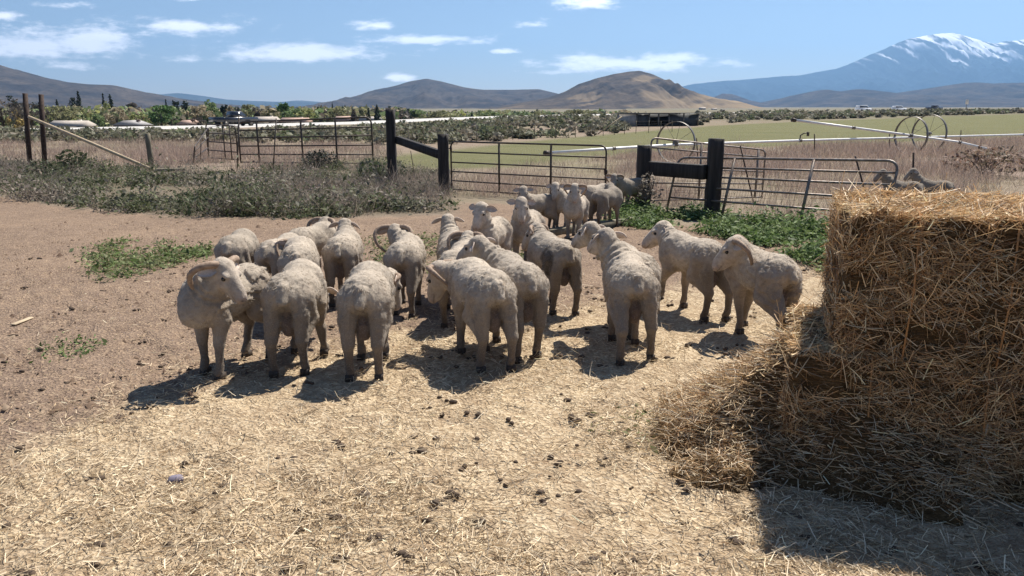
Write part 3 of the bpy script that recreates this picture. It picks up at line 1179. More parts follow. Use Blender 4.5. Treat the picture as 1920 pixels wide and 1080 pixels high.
    # the clipped fleece: clumps, shear ridges, neck wrinkles
    near = np.argwhere(np.abs(F.f) < .05)
    p = F.lo + F.h * near
    sd = seed * 3.7
    n1 = fbm(p * 17 + sd, 3) - .5
    n2 = fbm(p * np.array((70, 50, 62)) + sd, 2) - .5
    ridge = np.abs(vnoise(p * np.array((34, 26, 30)) + sd + (n1 * 2.0)[:, None]) - .5)
    axis = skull - np.array((0, .185, .61))
    t = ((p - np.array((0, .185, .61))) @ axis) / (axis @ axis)
    wr = np.sin(t * 30 + n1 * 4) * smooth(.12, .3, t) * smooth(1.05, .8, t)
    soft = smooth(.12, .42, p[:, 2])
    headk = smooth(.10, .19, np.linalg.norm(p - H(0, .09, -.03), axis=1))
    disp = (n1 * .012 + n2 * .009 + (.2 - ridge) * .012) * (0.25 + .75 * soft) * (0.12 + .88 * headk) + wr * .008 * headk
    top = smooth(.60, .70, p[:, 2]) * smooth(-.05, -.25, p[:, 1])
    disp += top * (fbm(p * np.array((45, 60, 60)) + sd + 5, 2) - .5) * .016
    F.f[near[:, 0], near[:, 1], near[:, 2]] -= disp.astype(np.float32)
    V, Q = F.skin()
    # the animal's own colours, plus shade painted in by tone and rear darkening
    grp = {}
    for gname, fn in F.prims:
        d = fn(V)
        grp[gname] = d if gname not in grp else np.minimum(grp[gname], d)
    cols = {'wool': WOOL_C, 'neck': WOOL_C, 'leg': tuple(.5 * a + .5 * b for a, b in zip(WOOL_C, LEG_C)), 'shin': LEG_C, 'face': FACE_C, 'poll': tuple(.6 * a + .4 * b for a, b in zip(WOOL_C, FACE_C)),
            'nose': (.36, .27, .23), 'ball': BALL_C}
    ws, acc = 0, 0
    for k_, d in grp.items():
        wt = np.exp(-np.clip(d, -.05, 1) / .010)[:, None]
        ws = ws + wt
        acc = acc + wt * np.array(cols[k_])
    C = acc / (ws + 1e-12)
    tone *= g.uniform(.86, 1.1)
    dirt = fbm(V * 9 + sd, 3)[:, None]
    dirt2 = fbm(V * 3.5 + sd + 21, 2)[:, None]
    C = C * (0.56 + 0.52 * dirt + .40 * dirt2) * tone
    knee_d = smooth(.32, .10, V[:, 2])[:, None] * (0.35 + .5 * fbm(V * 14 + sd + 3, 2)[:, None])
    C = C * (1 - knee_d * .45)
    q = (V - H(0, 0, 0)) @ HM.T / K
    for s_ in (-1, 1):
        nz = np.exp(-(((q - np.array((s_ * .017, .232, -.050))) / np.array((.011, .016, .008))) ** 2).sum(1))
        C *= (1 - .85 * nz)[:, None]
    mouth = np.exp(-((q[:, 2] + .080 + (q[:, 1] - .2) * .35) / .0045) ** 2) * smooth(.12, .17, q[:, 1]) * (np.abs(q[:, 0]) < .06)
    C *= (1 - .7 * mouth)[:, None]
    muck = np.exp(-(((V - np.array((0, -.39, .52))) / np.array((.045, .06, .09))) ** 2).sum(1))
    C *= (1 - .35 * muck)[:, None]
    rear_shade = smooth(-.22, -.34, V[:, 1]) * smooth(.60, .50, V[:, 2]) * (.4 + .9 * dirt[:, 0])  # shade of the rump painted into the wool, mottled with the dirt noise
    C = C * (1 - .38 * rear_shade[:, None])
    if patch:
        pm = smooth(1.1, .85, np.sqrt((((V - np.array((-.17, -.21, .54))) / np.array((.2, .14, .125))) ** 2).sum(1)) + (dirt[:, 0] - .5) * .4) * (V[:, 0] < -.05)
        C = C * (1 - .72 * pm[:, None])
    root = empty('sheep', tuple(org), A)
    tag(root, label, 'sheep', 'shorn merino flock in the pen')
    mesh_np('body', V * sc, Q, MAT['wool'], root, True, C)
    # clipped fleece standing off the skin: short tufts
    keepv = np.where((V[:, 2] > .20) & (np.linalg.norm(V - H(0, .10, -.03), axis=1) > .15) & (grp.get('ball', np.full(len(V), 1.)) > .012))[0]
    nh = 11000 if vox < .012 else (5500 if vox < .018 else 2200)
    pk = g.choice(keepv, nh)
    fn_ = np.zeros_like(V)
    a_, b_, c_ = V[Q[:, 0]], V[Q[:, 1]], V[Q[:, 2]]
    fnr = np.cross(b_ - a_, c_ - a_)
    for kk in range(4):
        np.add.at(fn_, Q[:, kk], fnr)
    fn_ = unit(fn_)
    hn = fn_[pk]
    clump = vnoise(V[pk] * 38 + sd + 11) - .5
    flow = np.stack([clump * 1.6, -.35 + 0 * clump, -.75 - clump * .4], 1)
    hd = unit(hn * .50 + flow * .9 + g.normal(0, .22, (nh, 3)))
    hl = g.gamma(4, .0021, nh) + .0035
    lowk = smooth(.18, .5, V[pk][:, 2])
    hl *= (.45 + .55 * lowk) * (1 + .9 * top_of(V[pk]))
    fl = blades((V[pk] - hn * .003) * sc, hd, hl * sc, g.uniform(.0025, .0055, nh) * sc * (1.0 if vox < .012 else 1.5), g.normal(.2, .3, nh), C[pk] * 1.12, 'fleece', MAT['tuft'], root, .22, .15, seed + 40)
    fl['kind'] = 'stuff'
    # ears
    for s_ in (-1, 1):
        nu, nv = 9, 6
        vv, base_p = [], np.array((s_ * .066, -.018, .022))
        drop = g.uniform(-.1, .45)
        fw = g.uniform(-.3, .15)
        ax = unit(np.array((s_ * 1.0, -.18 + fw, -.16 - drop * .5)))
        up = unit(np.array((0, .55, .85)) - ax * (np.array((0, .55, .85)) @ ax))
        sd_ = np.cross(ax, up)
        for side in (1, -1):
            for i in range(nu):
                t = i / (nu - 1)
                wd = .034 * math.sin(math.pi * min(1, t * .86 + .14)) ** .75 + .002
                for j in range(nv):
                    a = (j / (nv - 1) - .5) * 2
                    cup = a * a * .014 * (1 - t * .5)
                    vv.append(base_p + ax * (t * .118) + sd_ * (a * wd) + up * (cup + side * .0035 - t * t * .018))
        vv = np.array(vv)
        q_ = []
        for side in range(2):
            o_ = side * nu * nv
            for i in range(nu - 1):
                for j in range(nv - 1):
                    f = (o_ + i * nv + j, o_ + (i + 1) * nv + j, o_ + (i + 1) * nv + j + 1, o_ + i * nv + j + 1)
                    q_.append(f if side == 0 else f[::-1])
        n0 = nu * nv
        for i in range(nu - 1):
            for j in (0, nv - 1):
                q_.append((i * nv + j, (i + 1) * nv + j, n0 + (i + 1) * nv + j, n0 + i * nv + j))
        mesh_np('ear', (hpos + (vv * K) @ HM) * sc, np.array(q_), MAT['ear'], root, True)
    for s_ in (-1, 1):
        e = MB().sphere(H(s_ * .0615, .066, .012) * sc, .0165 * sc, 8, 6)
        e.build('eye', MAT['eye'], root, True)
    if horns > 0:
        for s_ in (-1, 1):
            pts, rad = [], []
            n = 46
            for i in range(n):
                t = i / (n - 1)
                ph = t * R(120 + 115 * horns)
                Rr = (.085 + .065 * horns) * (1 - .12 * t)
                x = .030 + Rr * math.sin(ph) * 1.05 + .035 * t * horns + max(0, t - .7) * .10
                z = .048 + Rr * (math.cos(ph) - 1) + .035 * math.sin(min(ph, math.pi))
                y = -.02 - .085 * math.sin(min(math.pi, ph * .8)) * horns + .15 * max(0, t - .45) * horns
                pts.append(hpos + (np.array((s_ * x, y, z)) * K) @ HM)
                r0 = (.019 + .011 * horns) * (1 - .78 * t ** 1.3)
                rad.append(r0 * (1 + .07 * math.sin(t * 120)))
            MB().tube(np.array(pts) * sc, np.array(rad) * sc, 10).build('horn', MAT['horn'], root, True)
    # cloven hoofs
    for ft, oz in hoofs:
        m = MB()
        for k_ in (-1, 1):
            cx = k_ * .0165
            prof = [(-.030, 0), (.046, 0), (.036, .022), (.016, .046), (-.026, .048)]
            n = len(prof)
            vv = []
            for side in (-1, 1):
                for (y, z) in prof:
                    hw = .0155 * (1 - .45 * max(0, y) / .046)
                    vv.append((cx + side * hw - k_ * max(0, y) * .12, y, z))
            vv = np.array(vv)
            if oz > .02:
                a = R(-35)
                y, z = vv[:, 1].copy(), vv[:, 2].copy()
                vv[:, 1], vv[:, 2] = y * math.cos(a) - z * math.sin(a), y * math.sin(a) + z * math.cos(a)
            vv = vv + np.array((ft[0], ft[1], ft[2] - .045))
            fq = [(j, (j + 1) % n, n + (j + 1) % n, n + j) for j in range(n)]
            ft_ = [(0, j + 1, j) for j in range(1, n - 1)] + [(n, n + j, n + j + 1) for j in range(1, n - 1)]
            m.add(vv * sc, fq, ft_)
        m.build('hoof', MAT['hoof'], root)
    return root


W = 0.020   # coarser skin for the far ones
FLOCK = [
    dict(label='big-horned ram at the near left end of the flock, looking back over its shoulder', anchor='front', at=(397, 704), h=155, poll=(424, 500), hh=243, hp=34, horns=.8,
         legs={'fl': (-.02, .03, 0), 'fr': (.0, -.02, 0), 'rl': (0, -.02, 0), 'rr': (0, .05, 0)}, seed=1, neck_l=.34),
    dict(label='shorn ram seen from behind, head hidden, next to the ram that looks back', anchor='rear', at=(548, 702), h=2, low=True, seed=2, horns=0.0,
         legs={'rl': (-.03, -.02, 0), 'rr': (.0, .02, 0), 'fl': (-.01, .03, 0), 'fr': (.06, -.02, 0)}),
    dict(label='shorn ram seen squarely from behind with legs apart, third along the front row', anchor='rear', at=(687, 710), h=4, poll=(738, 520), hh=-50, hp=60, horns=0.35, seed=3,
         legs={'rl': (-.02, 0, 0), 'rr': (.0, -.01, 0)}),
    dict(label='stocky ram in the middle of the front row, lowering its horned head to the left', anchor='rear', at=(927, 694), h=22, poll=(815, 506), hh=62, hp=58, horns=0.7, seed=4, fat=1.05,
         legs={'rl': (-.01, .03, 0), 'rr': (.02, -.04, 0), 'fl': (-.02, .0, 0), 'fr': (0, -.03, 0)}),
    dict(label='hornless ram with a deeply wrinkled neck, close behind the stocky ram with lowered head', anchor='rear', at=(987, 672), h=19, poll=(893, 452), hh=58, hp=20, seed=5,
         legs={'rl': (0, -.04, 0), 'rr': (.0, .04, 0)}),
    dict(label='walking ram with a dark patch on its flank and short horns', anchor='rear', at=(1057, 590), h=22, poll=(1000, 428), hh=58, hp=38, horns=0.4, patch=True, seed=6, sc=.93,
         legs={'rl': (0, .08, 0), 'rr': (0, -.06, 0)}),
    dict(label='ram walking away with rough fleece on its rump and one hind leg far back', anchor='rear', at=(1186, 674), h=1, poll=(1133, 437), hh=28, hp=15, seed=7, fat=1.04,
         legs={'rl': (-.03, -.13, 0), 'rr': (.05, .02, 0), 'fl': (0, .05, 0), 'fr': (0, -.08, 0)}),
    dict(label='sheep almost hidden beyond the ram with rough rump fleece, only head and back in view', anchor='rear', at=(1198, 634), h=12, poll=(1104, 425), hh=45, hp=22, seed=8, sc=.94),
    dict(label='hornless ram walking left in front of the green weeds, head held high', anchor='rear', at=(1330, 598), h=30, poll=(1238, 424), hh=76, hp=28, seed=9,
         legs={'rl': (0, -.02, 0), 'rr': (0, -.12, 0), 'fl': (0, .14, .06), 'fr': (0, -.03, 0)}),
    dict(label='horned ram striding left beside the straw bales', anchor='rear', at=(1456, 646), h=20, poll=(1372, 455), hh=74, hp=36, near=True, horns=0.75, seed=10, tone=1.08,
         legs={'rl': (0, -.14, 0), 'rr': (0, .10, 0), 'fl': (0, -.10, 0), 'fr': (0, .10, 0)}),
    dict(label='leftmost sheep of the back row, seen from behind with no head in view', anchor='rear', at=(440, 563), h=2, low=True, seed=11, ram=False, sc=.87, vox=.014),
    dict(label='sheep tucked between the leftmost back-row sheep and the horned one, rump in view', anchor='rear', at=(512, 574), h=-12, low=True, seed=12, ram=False, sc=.86, vox=.014),
    dict(label='sheep behind the front row with broad lit back, one ear and horn tip showing', anchor='rear', at=(566, 606), h=12, poll=(552, 456), hh=5, hp=42, horns=0.45, seed=13, sc=.93, vox=.014),
    dict(label='horned ram facing away at the back left, next to the dirt track', anchor='rear', at=(562, 548), h=-25, poll=(612, 413), hh=-22, hp=18, horns=0.8, seed=14, sc=.9, vox=.014),
    dict(label='hornless sheep seen from behind with both ears sticking out over its back', anchor='rear', at=(642, 573), h=3, poll=(648, 416), hh=-5, hp=12, seed=15, sc=.9, vox=.014),
    dict(label='ram seen from behind with both wide horns arching over its back', anchor='rear', at=(757, 592), h=-1, poll=(742, 428), hh=-4, hp=25, horns=.88, seed=16, sc=.91, vox=.014,
         legs={'rl': (0, .06, 0), 'rr': (0, -.06, 0)}),
    dict(label='small-eared sheep behind the centre of the flock, head raised above its rump', anchor='rear', at=(856, 577), h=8, poll=(840, 408), hh=4, hp=14, seed=17, ram=False, sc=.9, vox=.014),
    dict(label='horned sheep squeezed between the wrinkled-neck ram and the sheep with raised head', anchor='rear', at=(852, 614), h=-10, poll=(880, 442), hh=-14, hp=30, horns=0.75, seed=18, sc=.9, vox=.014),
    dict(label='hornless sheep facing the camera, head turned to the left, in front of the weed bank', anchor='front', at=(908, 530), h=158, poll=(900, 389), hh=152, hp=38, seed=19, sc=.92, ram=False, vox=.014),
    dict(label='pale-faced sheep looking straight at the camera in front of the open gate', anchor='front', at=(980, 508), h=164, poll=(978, 379), hh=180, hp=42, seed=20, sc=.92, ram=False, vox=.014),
    dict(label='sheep by the gate standing side-on, rump to the right and face to the camera', anchor='rear', at=(1030, 437), h=118, poll=(981, 355), hh=176, hp=40, seed=21, sc=.85, ram=False, vox=W),
    dict(label='sheep by the gate with ears held out sideways, left of the horned one facing us', anchor='front', at=(1052, 436), h=156, poll=(1041, 348), hh=165, hp=38, seed=22, sc=.87, ram=False, vox=W),
    dict(label='horned ram standing in the gateway and facing the camera squarely', anchor='front', at=(1074, 450), h=163, poll=(1078, 351), hh=172, hp=40, horns=0.7, seed=23, sc=.88, ram=False, vox=W),
    dict(label='shaded sheep in the gateway standing side-on and facing right', anchor='rear', at=(1119, 429), h=-48, poll=(1148, 349), hh=-72, hp=52, seed=24, sc=.88, ram=False, vox=W, tone=.62),  # low tone puts the shade on its near side into the fleece colour
    dict(label='horned sheep coming through the gateway past the dark gate post', anchor='front', at=(1168, 399), h=122, poll=(1152, 331), hh=168, hp=38, horns=0.7, seed=25, sc=.9, ram=False, vox=W, tone=.7),  # tone lowered so the colour carries the shade on this side
    dict(label='sheep deepest in the gateway, only back and horn showing above the shaded one', anchor='rear', at=(1100, 414), h=-52, poll=(1132, 352), hh=-60, hp=45, horns=0.5, seed=26, sc=.86, ram=False, vox=W),
    dict(label='sheep in the dry grass beyond the straw bales, nearest the leaning gate', anchor='front', at=(1672, 402), h=84, poll=(1652, 320), hh=92, hp=30, seed=27, sc=.88, ram=False, vox=W, tone=.58),  # shaded flank painted in through a darker tone
    dict(label='sheep in the dry grass beyond the straw bales, right of the thin steel post', anchor='front', at=(1728, 399), h=82, poll=(1709, 318), hh=88, hp=30, seed=28, sc=.88, ram=False, vox=W, tone=.55),  # darker tone paints its unlit side into the wool
]
for sp in FLOCK:
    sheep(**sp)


# ------------------------------------------------------------------ fence, gates and posts
def bent_rect(p00, p10, p01, p11, r, n=6):
    """closed outline with rounded upper corners: lower left, lower right, upper left, upper right"""
    p00, p10, p01, p11 = (np.array(p, float) for p in (p00, p10, p01, p11))
    pts = [p00]
    for a, c, b in ((p00, p01, p11), (p01, p11, p10)):
        ua, ub = (a - c) / np.linalg.norm(a - c), (b - c) / np.linalg.norm(b - c)
        for i in range(n + 1):
            t = i / n
            pts.append((c + ua * r) * (1 - t) ** 2 + c * 2 * t * (1 - t) + (c + ub * r) * t * t)
    pts.append(p10)
    return np.array(pts)


def tube_gate(label, p00, p10, p01, p11, rails, stays, r=0.022, mat='dark_steel', corner=0.18, group='tubular steel gates and panels', mesh=None, cat='gate', hinges=False):
    """welded tube gate: a bent frame, rails at fractions of its height, upright stays at fractions of its length"""
    p00, p10, p01, p11 = (Vector(p) for p in (p00, p10, p01, p11))
    base = (p00 + p10) / 2
    root = empty('tube_gate', base)
    tag(root, label, cat, group)
    L = [np.array(p - base) for p in (p00, p10, p01, p11)]
    q = lambda s_, t: (L[0] * (1 - s_) + L[1] * s_) * (1 - t) + (L[2] * (1 - s_) + L[3] * s_) * t
    fr = MB().tube(bent_rect(*L, corner), r, 8)
    fr.build('frame', MAT[mat], root, True)
    for t in rails:
        e = 0.004 if t < .93 else 0.03
        MB().tube([q(e, t), q(.5, t - .002), q(1 - e, t)], r * .85, 8).build('rail', MAT[mat], root, True)
    for s_ in stays:
        nrm = unit(np.cross(L[1] - L[0], L[2] - L[0]))
        m = MB()
        a, b = q(s_, rails[0] if rails[0] < .1 else 0.0), q(s_, .995)
        ax = unit(L[1] - L[0])
        w, th = max(.022, r), .012
        vv = [p + ax * w * i + nrm * (th * j + r * .9) for p in (a, b) for i, j in ((-1, -1), (1, -1), (1, 1), (-1, 1))]
        m.add(vv, [(0, 1, 5, 4), (1, 2, 6, 5), (2, 3, 7, 6), (3, 0, 4, 7), (0, 3, 2, 1), (4, 5, 6, 7)])
        m.build('stay', MAT[mat], root)
    if hinges:
        for t in (.12, .86):
            p = q(0, t)
            MB().tube([p - unit(L[1] - L[0]) * .13, p + unit(L[1] - L[0]) * .02], .014, 6).tube([p + (0, 0, -.06), p + (0, 0, .06)], r * 1.35, 8).build('hinge', MAT['rust'], root, True)
        p = q(1, .52)
        MB().box(tuple(p), (.07, .05, .12), 0, .01).tube([p, p + (.02, -.02, -.18), p + (-.03, -.01, -.34)], .008, 5).build('latch_chain', MAT['rust'], root)
    if mesh:
        s0, s1, t0, t1, ds, dt = mesh
        m = MB()
        nrm = unit(np.cross(L[1] - L[0], L[2] - L[0])) * (-r * 1.2)
        for s_ in np.arange(s0, s1 + 1e-6, ds):
            m.tube([q(s_, t0) + nrm, q(s_, t1) + nrm], .0022, 4)
        for t in np.arange(t0, t1 + 1e-6, dt):
            m.tube([q(s0, t) + nrm, q(s1, t) + nrm], .0022, 4)
        m.build('wire_mesh', MAT['rust'], root)
    return root


def post(label, px, py_base, yy, top_py, w, d=None, group='heavy dark timber posts', mat='tar_wood', lean=0.0):
    """square timber post; base sunk a little below grade"""
    b = P(px, py_base) if yy is None else G(*(RP(px, py_base, yy)[:2]))
    t = RP(px, top_py, b.y)
    h = t.z - b.z
    m = MB()
    n = 9
    g = np.random.default_rng(int(px))
    prev = None
    w2, d2 = w / 2, (d or w) / 2
    vv, q = [], []
    for k in range(n):
        z = -.15 + (h + .15) * k / (n - 1)
        j = g.normal(0, w * .018, (8, 2))
        c = w * .12
        ring = [(-w2 + c, -d2), (w2 - c, -d2), (w2, -d2 + c), (w2, d2 - c), (w2 - c, d2), (-w2 + c, d2), (-w2, d2 - c), (-w2, -d2 + c)]
        for (x, y), (jx, jy) in zip(ring, j):
            vv.append((x + jx + lean * z, y + jy, z + (g.normal(0, .006) if k == n - 1 else 0)))
    q = [(k * 8 + i, k * 8 + (i + 1) % 8, (k + 1) * 8 + (i + 1) % 8, (k + 1) * 8 + i) for k in range(n - 1) for i in range(8)]
    t_ = [((n - 1) * 8, (n - 1) * 8 + i, (n - 1) * 8 + i + 1) for i in range(1, 7)]
    m.add(vv, q, t_)
    o = m.build('timber_post', MAT[mat])
    o.location = b
    tag(o, label, 'post', group)
    return o, b, h


p1 = post('dark timber post holding the upper end of the sloping beam', 737, 352, 20.8, 205, .24)
p2 = post('dark timber gate post where the sloping beam ends and the left gate hangs', 833, 365, None, 252, .26)
p3 = post('dark timber post right of the gateway, with pale weeds at its foot', 1203, 394, None, 273, .25)
p4 = post('tallest dark timber post behind the leaning gate, right end of the thick cross beam', 1334, 405, None, 260, .26)


def beam(label, a, b, w, h, mat='tar_wood', cat='beam', name='timber_beam', group=None):
    a, b = Vector(a), Vector(b)
    d = b - a
    m = MB()
    m.box((0, 0, 0), (d.length, w, h), 0, .012)
    o = m.build(name, MAT[mat])
    o.location = (a + b) / 2
    o.rotation_euler = d.to_track_quat('X', 'Z').to_euler()
    tag(o, label, cat, group)
    return o


beam('dark timber beam sloping down between two posts left of the open gate', RP(745, 262, p1[1].y), RP(826, 290, p2[1].y), .12, .21)
beam('thick dark timber cross beam between the two posts right of the gateway', RP(1214, 315, p3[1].y - .02), RP(1324, 323, p4[1].y - .02), .2, .27)


def gate_from(label, bl, br, hl, hr, lean=(0, 0), **k):
    a, b = P(*bl), P(*br)
    up = Vector((lean[0], lean[1], 0))
    return tube_gate(label, a + Vector((0, 0, .06)), b + Vector((0, 0, .06)), a + Vector((0, 0, hl)) + up, b + Vector((0, 0, hr)) + up, **k)


gate_from('dark six-bar tube gate swung open behind the flock, hung on the left timber post', (847, 361), (1134, 381), 1.27, 1.24, rails=[.02, .2, .39, .58, .79], stays=[.345, .68], corner=.16, r=.021, hinges=True)
gate_from('grey tube gate leaning sideways in the green weeds, in front of the cross beam', (1250, 399), (1655, 441), 1.06, 1.16, lean=(.21, .17),
          rails=[.02, .24, .46, .66, .83], stays=[.30, .665], mat='pipe_steel', corner=.2, r=.023, mesh=(.02, .62, .24, .8, .027, .11))
gate_from('sagging tube gate behind the two dark posts, its rounded end in the dry grass', (1216, 384), (1428, 376), 1.42, 1.14, rails=[.02, .3, .55, .85], stays=[.42, .93], mat='pipe_steel', corner=.14, r=.02,
          mesh=(.05, .95, .05, .55, .05, .125))
gate_from('long dark five-bar corral panel standing in the weed bank', (452, 309), (700, 312), 1.68, 1.86, rails=[.03, .22, .42, .62, .80], stays=[.15, .485, .74], corner=.3, r=.033,
          mesh=(.75, .99, .03, .42, .05, .13))
gate_from('short dark corral panel with thin bars, left end of the long panel', (392, 300), (447, 304), 1.58, 1.50, rails=[.03, .25, .5, .75], stays=[.6, .82], corner=.2, r=.03)
gate_from('dark corral panel tipped over and running away from the short panel', (363, 309), (391, 300), .72, 1.42, lean=(.12, 0), rails=[.05, .35, .7], stays=[.4], corner=.1, r=.03)


def steel_bar(label, pts, r=.016, mat='rust', name='steel_post', cat='post', group='thin rusty steel posts', n=6):
    pts = [Vector(p) for p in pts]
    b = pts[0]
    m = MB().tube([np.array(p - b) for p in pts], r, n)
    # a studded T-post: a fin along it
    o = m.build(name, MAT[mat], None, True)
    o.location = b
    tag(o, label, cat, group)
    return o


def ray_post(label, px0, py0, px1, py1, yy=None, **k):
    b = P(px0, py0) if yy is None else G(*(RP(px0, py0, yy)[:2]))
    steel_bar(label, [b - Vector((0, 0, .1)), RP(px1, py1, b.y)], **k)


ray_post('thin steel post tilted through the right end of the leaning gate', 1646, 385, 1604, 293, 13.0)
ray_post('short steel bar tilted across the rounded end of the sagging gate', 1418, 345, 1388, 273, 16.6)
ray_post('upright thin steel post behind the straw bales in the dry grass', 1714, 372, 1713, 286, 15.5, r=.02)
ray_post('thin wire stake standing at the right timber post of the gateway', 1219, 300, 1222, 263, 16.5, r=.01)
ray_post('leaning wire stake under the sloping dark beam', 779, 318, 770, 283, 22.0, r=.012)
for i, (a, b, lab) in enumerate([((510, 262), (518, 222), 'thin upright bar rising over the left end of the long corral panel'),
                                 ((446, 300), (448, 216), 'taller thin bar between the short and the long corral panel')]):
    ray_post(lab, a[0], a[1] + 40, b[0], b[1], 27.0, r=.022, mat='dark_steel')

# the tall posts with the slanting pole on the left
for px, pb, pt, lab in ((56, 318, 175, 'tall rusty pipe post at the far left, upper end of the slanting pole'), (84, 317, 177, 'tall rusty pipe post right beside the leftmost one')):
    b = P(px, pb)
    steel_bar(lab, [b - Vector((0, 0, .2)), (b + RP(px - (9 if px < 60 else 7), pt, b.y)) / 2, RP(px - (9 if px < 60 else 7), pt, b.y)], r=.085, group='tall pipe posts on the left', mat='rust', n=12, name='pipe_post')
a, b = P(60, 318), P(294, 324)
steel_bar('long pale pole slanting from the tall pipe posts down to the weeds', [RP(54, 219, a.y - .25), RP(175, 270, (a.y + b.y) / 2 - .2), b + Vector((0, 0, .05))], r=.055, mat='pale_wood', group=None, name='slanting_pole', cat='pole', n=10)
b = P(284, 316)
o = MB().tube([(0, 0, -.2), (0.01, 0, .55), (-.01, 0, 1.0), (0, 0, (RP(283, 250, b.y) - b).z)], [.1, .1, .095, .09], 10).build('wooden_post', MAT['old_wood'], None, True)
o.location = b
tag(o, 'short mossy wooden post at the lower end of the slanting pole', 'post')
beam('grey plank lying in the weeds beside the short mossy post', P(292, 326) + Vector((0, 0, .12)), P(350, 325) + Vector((0, 0, .14)), .25, .10, mat='old_wood', cat='plank', name='plank')
beam('dark timber sill lying on the dirt in the gateway', P(930, 457) + Vector((0, 0, .05)), P(1195, 418) + Vector((0, 0, .05)), .14, .12, mat='old_wood', cat='beam', name='timber_sill')
beam('pale split board lying on the bare dirt at the far left', P(24, 612) + Vector((0, 0, .015)), P(60, 598) + Vector((0, 0, .015)), .05, .016, mat='pale_wood', cat='board', name='board')
m = MB()
m.box((0, 0, .016), (.075, .05, .03), .4, .008, .8)
o = m.build('stone', plain('purple_grey_stone', (.17, .15, .19), .7, .2, 20))
o.location = P(330, 903)
tag(o, 'small purple-grey stone on the straw in the left foreground', 'stone')


def wire_fence(label, pts_px, h, n, name='wire_fence', r=.03, wires=4):
    pts = [P(*p) for p in pts_px]
    base = pts[0].copy()
    root = empty(name, base)
    tag(root, label, 'fence')
    seg = [0]
    for a, b in zip(pts, pts[1:]):
        seg.append(seg[-1] + (b - a).length)
    pos = []
    for k in range(n):
        s_ = seg[-1] * k / (n - 1)
        i = min(len(pts) - 2, max(j for j in range(len(seg) - 1) if seg[j] <= s_ + 1e-6))
        t = (s_ - seg[i]) / (seg[i + 1] - seg[i])
        q = pts[i].lerp(pts[i + 1], t)
        q.z = float(terrain(q.x, q.y))
        pos.append(q - base)
    g = np.random.default_rng(n)
    for q in pos:
        MB().tube([(q.x, q.y, q.z - .2), (q.x + g.normal(0, .03), q.y, q.z + h * g.uniform(.92, 1.08))], r, 6).build('post', MAT['old_wood'], root)
    m = MB()
    for w in range(wires):
        z = h * (.25 + .7 * w / max(1, wires - 1))
        m.tube([(q.x, q.y - r, q.z + z) for q in pos], .006, 4)
    m.build('wire', MAT['rust'], root)
    return root


wire_fence('long post and wire fence along the far edge of the green field', [(700, 284), (830, 270), (960, 262), (1100, 257), (1180, 251), (1260, 247)], 1.15, 20)
wire_fence('thin wire fence in front of the highway on the right', [(1330, 231), (1480, 224), (1620, 219), (1760, 216), (1900, 213), (2000, 211)], 1.3, 22)
a, b = P(1120, 252), P(1165, 252)
steel_bar('slanting brace pole leaning on the far fence left of the dark shed', [a, b + Vector((0, 0, 1.6))], r=.06, mat='pale_wood', group=None, name='brace_pole', cat='pole')


# ------------------------------------------------------------------ irrigation wheel line
def wheel(pipe, px, py, yy, rad, yaw):
    c = RP(px, py, yy)
    root = empty('wheel', c - pipe.location, yaw)
    root.parent = pipe
    rad = c.z - float(terrain(c.x, c.y)) + .02 if rad is None else rad
    n = 40
    V, Q = [], []
    for i in range(n):
        a = 2 * math.pi * i / n
        for (dr, dx) in ((0, -.075), (0, .075), (-.02, .075), (-.02, -.075)):
            V.append((dx, (rad + dr) * math.cos(a), (rad + dr) * math.sin(a)))
    for i in range(n):
        for j in range(4):
            Q.append((i * 4 + j, i * 4 + (j + 1) % 4, ((i + 1) % n) * 4 + (j + 1) % 4, ((i + 1) % n) * 4 + j))
    MB().add(V, Q).build('rim', MAT['wheel_steel'], root)
    for k in range(8):
        a = 2 * math.pi * k / 8 + .2
        MB().tube([(0, .06 * math.cos(a), .06 * math.sin(a)), (0, (rad - .015) * math.cos(a), (rad - .015) * math.sin(a))], .008, 5).build('spoke', MAT['wheel_steel'], root)
    MB().tube([(-.12, 0, 0), (.12, 0, 0)], .09, 10).build('hub', MAT['wheel_steel'], root, True)


def pipe_line(label, pts, r, sprinkler=None):
    pts = [Vector(p) for p in pts]
    base = pts[0].copy()
    root = empty('irrigation_pipe', base)
    tag(root, label, 'pipe', 'white irrigation pipes')
    L = [np.array(p - base) for p in pts]
    MB().tube(L, r, 10).build('pipe', MAT['alu'], root, True)
    for a in L[1:-1]:
        MB().tube([a - unit(L[-1] - L[0]) * .09, a + unit(L[-1] - L[0]) * .09], r * 1.3, 10).build('coupling', MAT['wheel_steel'], root, True)
    MB().tube([L[0] - unit(L[1] - L[0]) * .1, L[0] + unit(L[1] - L[0]) * .1], r * 1.6, 10).build('end_cap', MAT['dark_steel'], root, True)
    if sprinkler is not None:
        q = np.array(Vector(sprinkler) - base)
        m = MB().tube([q + (0, 0, -.12), q + (0, 0, .2), q + (.15, 0, .3), q + (.36, 0, .34)], .03, 6)
        m.box(tuple(q + (.36, 0, .27)), (.1, .08, .2))
        m.build('sprinkler', MAT['dark_steel'], root)
    return root


